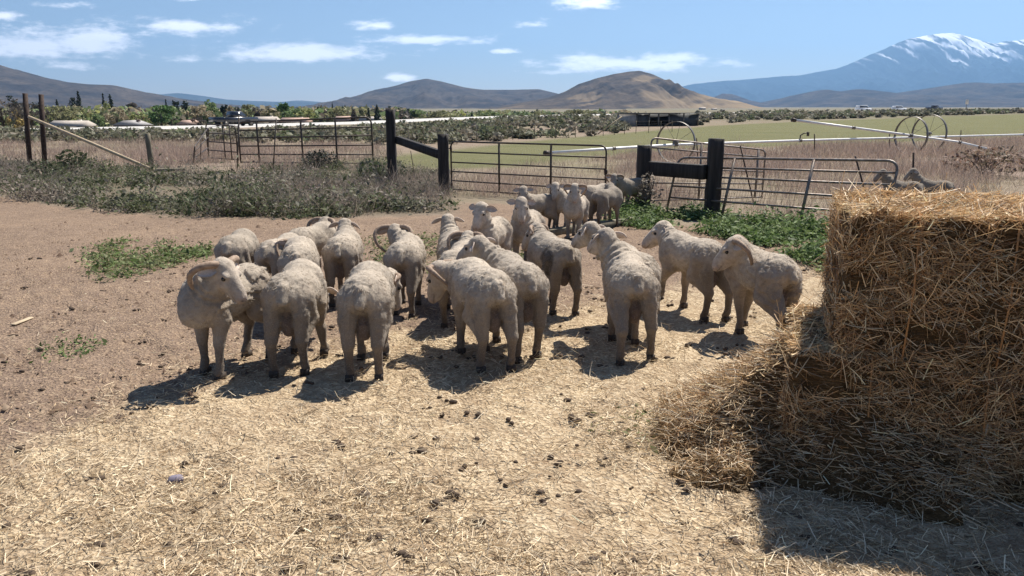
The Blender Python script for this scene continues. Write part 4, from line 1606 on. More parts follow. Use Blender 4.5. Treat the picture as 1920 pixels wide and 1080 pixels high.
Y1, Y2, Y3 = P(1267, 305).y, P(1708, 288).y, P(1742, 284).y
R1, R2, R3 = (305 - 267) / FPX * Y1, (288 - 254) / FPX * Y2, (284 - 250) / FPX * Y3
pl = [RP(1025, 287, Y1 - 4), RP(1150, 278.5, Y1 - 1.6), RP(1267, 271.5, Y1), RP(1500, 263.5, (Y1 + Y3) / 2), RP(1742, 257.0, Y3), RP(1920, 252.5, Y3 + 2.5), RP(2300, 240, Y3 + 9)]
lineA = pipe_line('long white irrigation pipe along the near edge of the green field', pl, .06, RP(1500, 262, (Y1 + Y3) / 2))
pl2 = [RP(1488, 225, Y2 - 1.5), RP(1600, 239.5, Y2 - .7), RP(1708, 254, Y2), RP(1800, 267, Y2 - .5), RP(1850, 279, Y2 - 1)]
lineB = pipe_line('white irrigation pipe rising to the left across the pair of wheels', pl2, .065)
wheel(lineA, 1267, 267, Y1, R1, R(52))
wheel(lineB, 1708, 254, Y2, R2, R(24))
wheel(lineA, 1742, 250, Y3, R3, R(26))
for i, (px, py, yy, lab) in enumerate([(1306, 271, Y1 + .3, 'stake propping the white pipe just right of the single wheel'), (1527, 263, (Y1 + Y3) / 2, 'stake propping the white pipe right of the sprinkler'), (1668, 259, Y3 - .6, 'tilted stake under the crossing of the white pipes'),
                                       (1802, 256, Y3 + .9, 'stake propping the white pipe right of the wheel pair')]):
    t = RP(px, py - 12, yy)
    b = G(t.x, t.y)
    steel_bar(lab, [b + Vector((.12, 0, 0)), t], r=.025, group='stakes along the white pipe')


# ------------------------------------------------------------------ straw bales
def bale_mat():
    m, nt, b = new_mat('packed_straw')
    g = NG(nt)
    v1 = g.coord('Object', (6, 40, 90))
    n1 = g.noise(v1, 1.5, 6, 0.7, 1.2)
    n2 = g.noise(g.coord('Object'), 9, 4, 0.6)
    c = g.ramp(n1, [(0.32, (0.05, 0.028, 0.012)), (0.5, (0.16, 0.095, 0.042)), (0.68, (0.33, 0.215, 0.105))])  # darkest stops paint the shade between straws into the core
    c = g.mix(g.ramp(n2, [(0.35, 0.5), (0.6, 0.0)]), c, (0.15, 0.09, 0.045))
    nt.links.new(c, b.inputs['Base Color'])
    nt.links.new(g.bump(n1, 1.0, 0.03), b.inputs['Normal'])
    b.inputs['Specular IOR Level'].default_value = 0.1
    MAT['bale'] = m


bale_mat()
MAT['twine'] = plain('orange_twine', (.42, .22, .09), .8, .3, 30)
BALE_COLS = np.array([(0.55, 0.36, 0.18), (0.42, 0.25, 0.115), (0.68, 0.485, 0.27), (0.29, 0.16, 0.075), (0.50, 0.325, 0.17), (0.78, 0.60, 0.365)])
BROT = R(-19)
BW, BD = np.array((math.cos(BROT), math.sin(BROT), 0)), np.array((-math.sin(BROT), math.cos(BROT), 0))
B0 = np.array(P(1462, 880))


def bale(label, off_w, off_d, z0, w, d, h, seed, n_front=9500, n_top=7500, n_side=2600):
    g = np.random.default_rng(seed)
    org = B0 + BW * off_w + BD * off_d
    org[2] = B0[2] + z0
    # lumpy block: grid on every face
    st = .028
    V, Q = [], []
    nb_ = 0

    def face(o, u, v, lu, lv, nrm):
        nonlocal nb_
        nu, nv = max(2, int(lu / st)), max(2, int(lv / st))
        a, b_ = np.meshgrid(np.linspace(0, 1, nu + 1), np.linspace(0, 1, nv + 1), indexing='ij')
        p = o + a[..., None] * u * lu + b_[..., None] * v * lv
        V.append(p.reshape(-1, 3))
        i, j = np.meshgrid(np.arange(nu), np.arange(nv), indexing='ij')
        q = np.stack([i * (nv + 1) + j, (i + 1) * (nv + 1) + j, (i + 1) * (nv + 1) + j + 1, i * (nv + 1) + j + 1], -1).reshape(-1, 4)
        if np.cross(u, v) @ nrm < 0:
            q = q[:, ::-1]
        Q.append(q + nb_)
        nb_ += p.shape[0] * p.shape[1]
    X, Y, Z = np.eye(3)
    face(np.zeros(3), X, Z, w, h, -Y)
    face(Y * d, X, Z, w, h, Y)
    face(np.zeros(3), Y, Z, d, h, -X)
    face(X * w, Y, Z, d, h, X)
    face(np.zeros(3), X, Y, w, d, -Z)
    face(Z * h, X, Y, w, d, Z)
    V = np.concatenate(V)

    def lump(p):
        c = np.array((w / 2, d / 2, h / 2))
        q = p - c
        e = np.array((w / 2, d / 2, h / 2))
        r = .05
        inner = np.clip(q, -(e - r), e - r)
        dv = q - inner
        ln = np.linalg.norm(dv, axis=1, keepdims=True)
        nrm = dv / np.maximum(ln, 1e-6)
        out = c + inner + nrm * np.minimum(ln, r)
        f = fbm(p * 7 + seed * 5.1, 4) - .5
        f2 = vnoise(p * np.array((14, 14, 30)) + seed) - .5
        flake = np.abs(((p[:, 0] / .095 + (f * .8)) % 1) - .5)          # the pressed flakes across the bale
        return out + nrm * (f * .085 + f2 * .03 - smooth(.36, .5, flake) * .035 * (np.abs(nrm[:, 1]) + np.abs(nrm[:, 2])))[:, None], nrm
    Vl, _ = lump(V)
    root = empty('straw_bale', tuple(org), BROT)
    tag(root, label, 'bale', 'big straw bales stacked on the right')
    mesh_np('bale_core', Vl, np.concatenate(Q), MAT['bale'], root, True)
    # the straws on its faces
    C, D, L, K = [], [], [], []

    def cover(n, o, u, v, lu, lv, nrm, along, spread, out):
        a, b_ = g.uniform(-.01, 1.01, n), g.uniform(-.01, 1.01, n)
        p = o + a[:, None] * u * lu + b_[:, None] * v * lv
        keep = fbm(p * np.array((5, 5, 8)) + seed, 3) + (.15 if nrm[2] > .5 else 0) > g.uniform(.30, .58, n)
        p = p[keep]
        n = len(p)
        pl_, nn = lump(p)
        ang = g.normal(along, spread, n)
        sw = (fbm(p * 4 + seed + 9, 2) - .5) * 3.2
        ang = ang + sw
        dd = np.cos(ang)[:, None] * u + np.sin(ang)[:, None] * v + nrm * g.normal(out, .13, n)[:, None]
        C.append(pl_ + nrm * g.uniform(-.006, .014, n)[:, None] - unit(dd) * .04)
        D.append(unit(dd))
        L.append(g.gamma(4, .0165, n) + .025)
        K.append(g.choice(6, n, p=[.22, .08, .3, .04, .1, .26]) if nrm[2] > .5 else g.integers(0, 6, n))  # lighter straws picked for the top: sunlight put into their colour
    cover(n_front, np.zeros(3), X, Z, w, h, -Y, 0.1, .95, .08)
    cover(n_top, Z * h, X, Y, w, d, Z, 0.0, 1.3, .07)
    cover(n_side, np.zeros(3), Y, Z, d, h, -X, 0.3, 1.0, .08)
    cover(n_side // 3, X * w, Y, Z, d, h, X, 0.3, 1.0, .08)
    cover(n_side // 2, Y * d, X, Z, w, h, Y, 0.3, 1.0, .08)
    C, D, L, K = np.concatenate(C), np.concatenate(D), np.concatenate(L), np.concatenate(K)
    n = len(C)
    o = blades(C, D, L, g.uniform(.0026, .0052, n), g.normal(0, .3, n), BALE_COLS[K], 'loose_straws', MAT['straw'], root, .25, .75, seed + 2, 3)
    o['kind'] = 'stuff'
    # baling twine
    for k in (.3, .7):
        x = w * k
        pts = [(x, -.012, .02), (x + .01, -.02, h * .5), (x, -.012, h - .03), (x, .03, h + .012), (x, d * .5, h + .015), (x, d - .03, h + .012), (x, d + .012, h - .04), (x, d + .012, .02)]
        MB().tube(pts, .0045, 5).build('twine', MAT['twine'], root, True)
    return root


bale('lower left straw bale, its front in deep shade behind loose straw', 0, 0, -.02, 1.20, .95, .65, 1)
bale('lower right straw bale at the right edge of the picture', 1.24, -.03, -.02, 1.2, .95, .65, 2, 6000, 2000)
bale('upper left straw bale with a ragged sunlit top and left edge', .20, .02, .62, .95, .95, .69, 3)
bale('upper right straw bale beyond the dark gap', 1.25, -.02, .62, 1.1, .95, .67, 4, 6500)


def straw_heap():
    g = np.random.default_rng(77)
    nu, nv = 110, 110
    a, b = np.meshgrid(np.linspace(-1.15, .75, nu), np.linspace(-.75, 1.5, nv), indexing='ij')

    def hgt(a, b):
        p = np.stack([a * 3, b * 3, a * 0], -1)
        n = fbm(p, 4)
        left = np.clip(1 + (a - .02) / .80, 0, 1) ** 1.15 * .54          # banked up against the left side
        left *= smooth(1.35, .5, b) * smooth(-.35, .25, b + (n - .5) * .3)
        frontm = np.clip(1 + b / .30, 0, 1) ** 1.6 * .17 * smooth(-.3, .15, a)
        frontm = np.where(b > .05, .0, frontm)
        return np.maximum(left * (.75 + .5 * n), frontm * (.6 + .8 * n)) + (n - .55) * .05
    H_ = hgt(a, b)
    p = B0 + a[..., None] * BW + b[..., None] * BD
    z = terrain(p[..., 0], p[..., 1]) + H_ - .012 - .06 * smooth(.07, .0, H_)
    V = np.stack([p[..., 0], p[..., 1], z], -1).reshape(-1, 3)
    i, j = np.meshgrid(np.arange(nu - 1), np.arange(nv - 1), indexing='ij')
    Q = np.stack([i * nv + j, (i + 1) * nv + j, (i + 1) * nv + j + 1, i * nv + j + 1], -1).reshape(-1, 4)
    root = mesh_np('straw_heap', V, Q, MAT['bale'], None, True)
    tag(root, 'loose straw spilled in a sloping heap along the foot of the bales', 'straw', kind='stuff')
    n = 52000
    aa, bb = g.uniform(-1.2, .9, n), g.uniform(-.9, 1.4, n)
    hh = hgt(aa, bb)
    keep = g.random(n) < np.clip(hh * 9 - .1, 0.01, 1)
    aa, bb, hh = aa[keep], bb[keep], hh[keep]
    n = len(aa)
    p = B0 + aa[:, None] * BW + bb[:, None] * BD
    z = terrain(p[:, 0], p[:, 1]) + np.maximum(hh, 0) + g.uniform(-.005, .018, n)
    ang = g.uniform(0, 2 * math.pi, n)
    d = unit(np.stack([np.cos(ang), np.sin(ang), g.normal(.03, .2, n)], 1))
    c = np.stack([p[:, 0], p[:, 1], z], 1)
    o = blades(c, d, g.gamma(4, .012, n) + .02, g.uniform(.0022, .0045, n), g.normal(0, .3, n), np.concatenate([BALE_COLS, STRAW_COLS])[g.integers(0, 11, n)] * .95, 'loose_straws', MAT['straw'], None, .25, .75, 79, 3)
    o.parent = root
    o['kind'] = 'stuff'


straw_heap()


# ------------------------------------------------------------------ weeds, grasses, brush
def weed_bank():
    g = np.random.default_rng(21)
    # low leafy weeds and dead stalks, dark under a pale dusty top
    n = 900
    p = sample_poly(Z_WEEDS, n, g, 1.1)
    cs, cols, hs = [], [], []
    for k, (x, y) in enumerate(p):
        d = math.hypot(x, y)
        dense = fbm(np.array([[x * .5, y * .5, 3.0]]), 3)[0]
        green = fbm(np.array([[x * .45 + 20, y * .3, 9.0]]), 3)[0]
        if dense < .40 + g.normal(0, .05):
            continue
        hh = (.10 + .95 * max(0, dense - .34)) * g.uniform(.5, 1.6)
        rr = g.uniform(.25, .6)
        m = int(170 * g.uniform(.6, 1.3))
        q = g.normal(size=(m, 3)) * np.array((rr * .5, rr * .5, hh * .45))
        q[:, 2] = np.abs(q[:, 2])
        q[:, 0] += x
        q[:, 1] += y
        q[:, 2] += terrain(q[:, 0], q[:, 1])
        cs.append(q)
        t = g.random()
        base = np.array([(.10, .115, .055), (.14, .135, .095), (.20, .175, .14), (.07, .085, .04), (.24, .20, .165)])[g.choice(5, p=[.34, .2, .05, .38, .03] if green > .5 + g.normal(0, .05) else [.12, .24, .30, .08, .26])]
        cols.append(np.repeat(base[None], m, 0))
    C, K = np.concatenate(cs), np.concatenate(cols)
    o = leaves(C, .036, 'weeds', MAT['leaf'], K, None, 22, .5, .45, np.arange(len(C)), .28)
    tag(o, 'bank of dusty dark green weeds between the dirt and the corral panels', 'weeds', kind='stuff')
    n = 40000
    q = sample_poly(Z_WEEDS, n, g, .9)
    q = q[fbm(np.stack([q[:, 0] * .55, q[:, 1] * .4, q[:, 0] * 0 + 31], -1), 3) > g.uniform(.42, .68, n)]
    n = len(q)
    c = onto(q, 0)
    a = g.uniform(0, 2 * math.pi, n)
    d = unit(np.stack([np.cos(a) * .55, np.sin(a) * .55, g.uniform(.3, 1.2, n)], 1))
    cols = np.array([(.25, .205, .17), (.31, .25, .205), (.16, .135, .115), (.38, .31, .25)])
    o = blades(c, d, g.gamma(4, .085, n) + .08, g.uniform(.005, .011, n), g.normal(0, .35, n), cols[g.integers(0, 4, n)], 'dead_stalks', MAT['grass'], None, .25, .3, 24)
    tag(o, 'dead grey stalks standing through the weed bank', 'weeds', kind='stuff')


weed_bank()


def leafy_patch(name, poly, n, size, h, cols, label, seed, power=.8, clump=26):
    g = np.random.default_rng(seed)
    p = sample_poly(poly, n, g, power)
    cs, ks = [], []
    for (x, y) in p:
        dn = fbm(np.array([[x * 1.3, y * 1.3, seed]]), 3)[0]
        if dn < .44 + g.normal(0, .05):
            continue
        m = int(clump * g.uniform(.6, 1.5))
        r = g.uniform(.06, .16)
        q = g.normal(size=(m, 3)) * np.array((r, r, h * .45 * (.25 + 3.2 * (dn - .38)) * g.uniform(.5, 1.5)))
        q[:, 2] = np.abs(q[:, 2]) + .01
        q[:, 0] += x
        q[:, 1] += y
        q[:, 2] += terrain(q[:, 0], q[:, 1])
        cs.append(q)
        ks.append(np.repeat(g.integers(0, len(cols), 1), m))
    C, K = np.concatenate(cs), np.concatenate(ks)
    o = leaves(C, size, name, MAT['leaf'], cols, None, seed, .7, .45, K, .3)
    return tag(o, label, 'weeds', kind='stuff')


GREENS = np.array([(.09, .145, .04), (.13, .18, .065), (.065, .11, .03), (.17, .22, .09)])
leafy_patch('green_weeds', Z_GREENR, 1500, .030, .24, GREENS, 'fresh green leafy weeds around the foot of the leaning gate', 31, .6, 34)
leafy_patch('green_weeds', Z_PATCH, 420, .024, .07, np.array([(.12, .16, .055), (.16, .19, .08), (.09, .13, .04), (.19, .20, .10)]), 'patch of low green weeds on the dirt left of the flock', 32, .3, 12)
leafy_patch('green_weeds', wpoly([(690, 445), (830, 440), (960, 450), (1080, 470), (1060, 520), (840, 520), (700, 500)]), 500, .022, .05, np.array([(.13, .16, .06), (.17, .18, .08), (.10, .13, .045)]),
            'sparse yellow-green weeds on the dirt among the sheep', 33, .3, 9)
leafy_patch('green_weeds', wpoly([(105, 640), (165, 640), (165, 662), (105, 662)]), 16, .016, .03, GREENS, 'tiny tuft of green on the dirt at the lower left', 34, .1, 12)
leafy_patch('green_weeds', wpoly([(1180, 760), (1300, 770), (1290, 840), (1190, 850)]), 40, .016, .04, np.array([(.2, .2, .09), (.16, .18, .07)]), 'thin green sprigs on the straw left of the straw heap', 35, .1, 4)


def grass_field():
    g = np.random.default_rng(41)
    zones = [(wpoly([(690, 330), (860, 330), (900, 318), (1100, 300), (1300, 286), (1500, 276), (1700, 268), (1920, 258), (2200, 250), (2200, 480), (1700, 460), (1440, 415), (1190, 380), (860, 370), (700, 350)]), 110000, .7),
             (wpoly([(-200, 268), (0, 268), (300, 268), (700, 272), (760, 290), (700, 312), (450, 322), (350, 318), (0, 308), (-200, 305)]), 42000, .7)]
    cs, ls, ks = [], [], []
    for poly, n, pw in zones:
        p = sample_poly(poly, n, g, pw)
        dn = fbm(np.stack([p[:, 0] * .35, p[:, 1] * .35, p[:, 0] * 0 + 4], -1), 4)
        keep = (g.random(n) < np.clip((dn - .36) * 4.0, .08, 1)) & (poly_mask(p[:, 0], p[:, 1], Z_GREENR, .6) < .5) & (poly_mask(p[:, 0], p[:, 1], Z_PEN, .4) < .5)
        p, dn = p[keep], dn[keep]
        cs.append(onto(p))
        ls.append((g.gamma(6, .038, len(p)) + .05) * (.35 + 1.5 * dn) * g.uniform(.6, 1.3, len(p)))
        ks.append(np.where(dn > .52, g.integers(0, 3, len(p)), g.integers(1, 5, len(p))))
    C, L, K = np.concatenate(cs), np.concatenate(ls), np.concatenate(ks)
    n = len(C)
    d = unit(np.stack([g.normal(0, .35, n), g.normal(0, .35, n), np.ones(n)], 1))
    cols = np.array([(.38, .285, .235), (.42, .325, .26), (.33, .25, .20), (.46, .37, .28), (.29, .25, .165)])
    dist = np.hypot(C[:, 0], C[:, 1])
    o = blades(C, d, L, np.clip(dist * .00055, .006, .02), g.normal(.1, .4, n), cols[K], 'dry_grass', MAT['grass'], None, .2, .25, 42)
    tag(o, 'tall dry pinkish grass beyond the gates and the weed bank', 'grass', kind='stuff')


grass_field()


def brush():
    g = np.random.default_rng(51)
    zones = [(wpoly([(-300, 262), (0, 253), (450, 251), (720, 241), (960, 226), (1200, 219), (1200, 250), (1000, 262), (820, 272), (700, 272), (450, 268), (0, 270), (-300, 285)]), 1150),
             (wpoly([(1200, 219), (1330, 215.5), (1600, 212.5), (1900, 209.5), (2200, 206.5), (2200, 211), (1900, 213), (1700, 219.5), (1500, 225), (1330, 233), (1200, 246)]), 750)]
    cs, ks = [], []
    pal = np.array([(.15, .15, .10), (.18, .17, .12), (.13, .13, .08), (.22, .195, .15), (.135, .155, .085)])
    sz = []
    for poly, n in zones:
        p = sample_poly(poly, n, g, .35)
        dn = fbm(np.stack([p[:, 0] * .06, p[:, 1] * .06, p[:, 0] * 0], -1), 3)
        for (x, y), f in zip(p, dn):
            d = math.hypot(x, y)
            if f < .36 + g.normal(0, .07) or (.150 < x / y < .252 and d < 101 and d > 50):
                continue
            r = g.uniform(.35, .85) * (1.0 if d < 120 else 1.25)
            m = int(np.clip(70 - d * .15, 26, 70))
            u_ = unit(g.normal(size=(m, 3))) * (g.random((m, 1)) ** .4)
            q = u_ * np.array((r, r, r * .75))
            q[:, 2] = q[:, 2] * .9 + r * .45
            q[:, 0] += x
            q[:, 1] += y
            q[:, 2] += terrain(q[:, 0], q[:, 1])
            cs.append(q)
            ks.append(np.repeat(pal[g.integers(0, 5)][None], m, 0))
            sz.append(np.full(m, .09 + d * .0011))
    C, K, S = np.concatenate(cs), np.concatenate(ks), np.concatenate(sz)
    o = leaves(C, S, 'sagebrush', MAT['leaf'], K, None, 52, .4, .6, np.arange(len(C)), .25)
    tag(o, 'grey-green sagebrush covering the flat ground in front of the highway', 'brush', kind='stuff')


brush()


def shrub(label, px, py, w, h, cols, n, seed, name='shrub', yy=None, size=.05):
    g = np.random.default_rng(seed)
    b = P(px, py) if yy is None else G(*(RP(px, py, yy)[:2]))
    root = empty(name, b)
    tag(root, label, 'shrub')
    u_ = unit(g.normal(size=(n, 3))) * (g.random((n, 1)) ** .45)
    lob = 1 + .5 * (fbm(u_ * 2 + seed, 3) - .5)[:, None]
    q = u_ * lob * np.array((w / 2, w / 2, h * .55))
    q[:, 2] += h * .48
    q = q[q[:, 2] > 0.02]
    leaves(q, size, 'foliage', MAT['leaf'], np.array(cols), root, seed + 1, .4, .5)
    m = MB()
    for k in range(7):
        a = g.uniform(0, 6.28)
        m.tube([(0, 0, -.05), (math.cos(a) * w * .12, math.sin(a) * w * .12, h * .35), (math.cos(a) * w * .3, math.sin(a) * w * .3, h * .8)], [.02, .014, .006], 5)
    m.build('stems', MAT['bark'], root)


DK = [(.045, .05, .04), (.06, .06, .05), (.035, .04, .03)]
shrub('dark tangled shrub in front of the long corral panel', 600, 318, 1.35, .72, DK, 900, 61, size=.045)
shrub('dark green shrub at the foot of the far left gate post', 715, 345, 1.5, .75, [(.05, .07, .03), (.06, .08, .04), (.08, .085, .06)], 900, 62, size=.045)
shrub('dark bushy weed between the slanting pole and the tall pipe posts', 142, 328, 1.2, .85, [(.05, .065, .03), (.07, .08, .04)], 700, 63, size=.05)
shrub('dark bushy weed at the foot of the tall pipe posts', 82, 338, 1.4, .6, [(.06, .075, .035), (.085, .09, .055)], 700, 64, size=.05)
shrub('pale dusty weed growing up the post right of the gateway', 1214, 400, .55, .8, [(.22, .19, .16), (.28, .24, .20), (.17, .15, .11)], 500, 65, size=.022)
shrub('reddish dry shrub in the dry grass beyond the straw bales', 1845, 330, 2.6, 1.0, [(.20, .13, .10), (.26, .18, .13), (.15, .12, .08)], 1000, 66, size=.06)


# ------------------------------------------------------------------ trees
def tree_mesh(kind, seed):
    """crown (unit height 1) and trunk meshes of one tree"""
    g = np.random.default_rng(seed)
    cs = []
    tr = MB()
    if kind == 'conifer':
        tr.tube([(0, 0, -.05), (0, 0, .5), (0, 0, .98)], [.03, .02, .004], 6)
        for k in range(16):
            t = .10 + .88 * k / 15
            r = .20 * (1 - t) ** .8 * g.uniform(.8, 1.25) + .012
            m = int(70 * (1 - t) + 14)
            a = g.uniform(0, 6.28, m)
            rr = r * g.random(m) ** .5
            cs.append(np.stack([rr * np.cos(a), rr * np.sin(a), t - rr * .35 + g.normal(0, .018, m)], 1))
        size = .028
    elif kind == 'dark_round':
        tr.tube([(0, 0, -.05), (.01, 0, .3), (0, 0, .7)], [.035, .025, .01], 6)
        for k in range(10):
            c = g.normal(0, 1, 3) * np.array((.10, .10, .12)) + (0, 0, .66)
            m = 55
            cs.append(c + unit(g.normal(size=(m, 3))) * (g.random((m, 1)) ** .4) * g.uniform(.09, .17))
        size = .034
    elif kind == 'bare':
        tr.tube([(0, 0, -.05), (.0, 0, .3)], [.03, .022], 6)
        for k in range(26):
            a, r = g.uniform(0, 6.28), g.uniform(.12, .36)
            e = (r * math.cos(a), r * math.sin(a), g.uniform(.55, 1.0))
            tr.tube([(0, 0, g.uniform(.15, .4)), (e[0] * .45, e[1] * .45, e[2] * .62), e], [.014, .008, .002], 4)
            cs.append(np.array(e) + g.normal(size=(22, 3)) * .07)
        size = .022
    else:
        wid = {'round': .44, 'tall': .26, 'bush': .6}[kind]
        tr.tube([(0, 0, -.05), (.01, .01, .3), (0, 0, .6)], [.032, .024, .01], 6)
        for k in range(7):
            a = g.uniform(0, 6.28)
            tr.tube([(0, 0, g.uniform(.18, .4)), (wid * .35 * math.cos(a), wid * .35 * math.sin(a), g.uniform(.5, .75))], [.014, .005], 5)
        for k in range(24):
            t = g.uniform(.0, 1)
            zc = {'round': .28, 'tall': .22, 'bush': .14}[kind] + .62 * t
            rr = wid * math.sin(math.pi * (.18 + .72 * t)) * g.uniform(.35, 1.0)
            a = g.uniform(0, 6.28)
            c = np.array((rr * math.cos(a), rr * math.sin(a), zc))
            m = 46
            cs.append(c + unit(g.normal(size=(m, 3))) * (g.random((m, 1)) ** .45) * g.uniform(.07, .15))
        size = .027
    C = np.concatenate(cs)
    C[:, 2] = np.clip(C[:, 2], .02, 1.02)
    return C, size, tr


def tree(label, px, top, wpx, kind, yy, pal, seed):
    d = RP(px, 230, yy)
    b = G(d.x, d.y)
    h = RP(px, top, yy).z - b.z
    C, size, tr = tree_mesh(kind, seed)
    w0 = np.percentile(np.abs(C[:, 0]), 97) * 2
    sx = (wpx / FPX * yy * 1.03) / w0
    root = empty('tree', b)
    tag(root, label, 'tree', 'trees around the houses beyond the highway')
    C = C * np.array((sx, sx, h))
    g = np.random.default_rng(seed + 9)
    S = np.full(len(C), size * 1.25 * (sx * .6 + h * .4))
    leaves(C, S, 'crown', MAT['leaf'], np.array(pal) * 1.3, root, seed + 1, .2, .62, None, .28)
    for i in range(len(tr.v)):
        tr.v[i] = tr.v[i] * np.array((sx * .8, sx * .8, h))
    tr.build('trunk', MAT['bark'], root, True)


CON = [(.022, .032, .022), (.03, .04, .026), (.018, .025, .02)]
OLV = [(0.19, 0.185, 0.1), (0.24, 0.23, 0.125), (0.15, 0.155, 0.08)]
TAN = [(0.27, 0.225, 0.15), (0.32, 0.26, 0.18), (0.22, 0.195, 0.13)]
GRN = [(0.13, 0.175, 0.075), (0.165, 0.21, 0.095), (0.105, 0.14, 0.06)]
DGR = [(0.055, 0.105, 0.035), (0.085, 0.145, 0.05), (0.04, 0.075, 0.027)]
LIM = [(0.24, 0.255, 0.10), (0.28, 0.29, 0.12), (0.20, 0.215, 0.09)]
BRN = [(.075, .065, .055), (.10, .085, .07), (.055, .05, .042)]
ORG = [(.30, .22, .08), (.26, .20, .08)]
TREES = [
    ('bare dark brown tree at the far left edge beyond the highway', 6, 188, 60, 'bare', 125, BRN), ('second bare dark tree, behind the left tall pipe post', 58, 196, 60, 'bare', 128, BRN),
    ('low orange-tinged bush between the dark bare trees', 31, 196, 24, 'bush', 135, ORG), ('rounded dark evergreen left of the tall pipe posts', 33, 182, 17, 'dark_round', 190, CON),
    ('dark evergreen just behind the second pipe post', 76, 183, 17, 'dark_round', 185, CON), ('yellow-green tree right of the second pipe post', 90, 197, 22, 'round', 160, LIM),
    ('olive tree over the left end of the long pale roof', 108, 196, 40, 'round', 170, OLV), ('small dark conifer above the long pale roof', 112, 187, 10, 'conifer', 230, CON),
    ('tall dark spire conifer, highest on the left', 153, 172, 13, 'conifer', 220, CON), ('low dark tree leaning on the tall spire conifer', 142, 185, 14, 'dark_round', 222, CON),
    ('broad olive tree behind the long pale roof', 142, 199, 52, 'round', 180, OLV), ('lime bush at the right end of the long pale roof', 140, 218, 30, 'bush', 132, LIM),
    ('left one of the twin dark conifers', 199, 177, 9, 'conifer', 230, CON), ('right one of the twin dark conifers', 212, 178, 13, 'conifer', 235, CON),
    ('bright lime tree below the twin conifers', 206, 189, 20, 'round', 200, LIM), ('narrow green tree between the two left roofs', 184, 213, 18, 'tall', 128, GRN),
    ('pale tan-olive tree above the gabled roof', 220, 200, 40, 'round', 165, TAN), ('yellow-green bush beside the gabled roof', 262, 203, 36, 'bush', 150, LIM),
    ('dark tree behind the yellow-green bush', 258, 192, 26, 'dark_round', 190, BRN), ('big round deep green tree, largest of the row', 303, 196, 44, 'round', 140, DGR),
    ('bright green tree leaning out behind the big round one', 322, 200, 40, 'round', 150, GRN), ('tiny dark conifer above the big round green tree', 315, 186, 7, 'conifer', 240, CON),
    ('dark lollipop-shaped evergreen right of the big green tree', 350, 188, 12, 'dark_round', 200, CON), ('small dark evergreen left of the lollipop one', 333, 190, 9, 'dark_round', 210, CON),
    ('tan budding tree above the dark brown bush', 376, 196, 36, 'round', 160, TAN), ('dark brown bush left of the pickup', 370, 217, 28, 'bush', 132, BRN),
    ('tall fresh green tree behind the pickup', 397, 182, 28, 'tall', 170, GRN), ('dark forked tree right of the tall fresh green one', 419, 189, 14, 'dark_round', 175, CON),
    ('tan tree above the pickup bonnet', 432, 196, 22, 'round', 180, TAN), ('dark slim tree over the left end of the long panel', 449, 201, 10, 'conifer', 165, CON),
    ('rounded olive tree above the left part of the long panel', 467, 195, 28, 'round', 170, OLV), ('dark small tree leaning over the pale roof', 483, 204, 12, 'dark_round', 150, BRN),
    ('ragged green tree with two tops above the long panel', 534, 187, 22, 'tall', 165, DGR), ('wide green tree right of the ragged one', 556, 203, 40, 'round', 160, GRN),
    ('yellowing lime tree above the middle stays of the long panel', 577, 203, 22, 'round', 155, LIM), ('olive tree filling the gap above the pink roof', 512, 202, 30, 'round', 175, OLV),
    ('flat-topped dark tree in front of the central hill', 601, 195, 10, 'dark_round', 200, CON), ('small dark spire at the foot of the central hill', 625, 193, 6, 'conifer', 200, CON),
    ('pale olive tree below the small dark spire', 635, 200, 32, 'round', 170, OLV), ('second small dark spire right of the pale olive tree', 648, 198, 7, 'conifer', 190, CON),
    ('dark triangular tree over the right part of the long panel', 664, 204, 14, 'conifer', 150, BRN), ('paired dark conifer left of the first timber post', 692, 203, 8, 'conifer', 165, CON),
    ('taller dark conifer closest to the first timber post', 708, 197, 11, 'conifer', 160, CON), ('low green tree just right of the first timber post', 770, 204, 50, 'round', 190, GRN),
    ('lime bush behind the rounded end of the long panel', 722, 214, 16, 'bush', 150, LIM), ('soft olive tree beyond the road in front of the central hill', 820, 206, 50, 'round', 210, OLV),
    ('green tree beyond the white road line at the centre', 925, 209, 36, 'round', 230, GRN), ('pale green tree below the brown hill', 1082, 205, 44, 'round', 250, OLV),
    ('tiny dark tree on the road line above the middle of the gate', 1048, 211, 7, 'conifer', 240, CON), ('small dark tree below the left slope of the brown hill', 885, 211, 8, 'conifer', 240, CON),
    ('grey-green trees edge at the far left of the road', -25, 196, 50, 'round', 150, OLV)]
for i, (lab, px, top, w, kind, yy, pal) in enumerate(TREES):
    tree(lab, px, top, w, kind, yy, pal, 300 + i)


def far_wood():
    g = np.random.default_rng(71)
    cs, ks, sz = [], [], []
    pals = [OLV, TAN, GRN, BRN, LIM, CON]
    for k in range(640):
        px = g.uniform(-200, 760) if k < 520 else g.uniform(760, 1300)
        yy = g.uniform(170, 330) if k < 520 else g.uniform(240, 380)
        d = RP(px, 230, yy)
        b = G(d.x, d.y)
        top = g.uniform(198, 211) if k < 520 else g.uniform(206, 212)
        h = RP(px, top, yy).z - b.z
        if h < 1.5:
            continue
        m = 60
        r = g.uniform(2.2, 4.2)
        u_ = unit(g.normal(size=(m, 3))) * (g.random((m, 1)) ** .4)
        q = u_ * np.array((r, r, h * .5)) + np.array((b.x, b.y, b.z + h * .52))
        cs.append(q)
        pal = np.array(pals[g.choice(6, p=[.36, .2, .2, .12, .06, .06])])
        ks.append(pal[g.integers(0, len(pal), m)] * 1.25)
        sz.append(np.full(m, .55))
    C, K, S = np.concatenate(cs), np.concatenate(ks), np.concatenate(sz)
    o = leaves(C, S, 'far_wood', MAT['leaf'], K, None, 72, .2, .7, np.arange(len(C)), .2)
    tag(o, 'far belt of budding trees merging into one mass behind the houses', 'trees', kind='stuff')


far_wood()


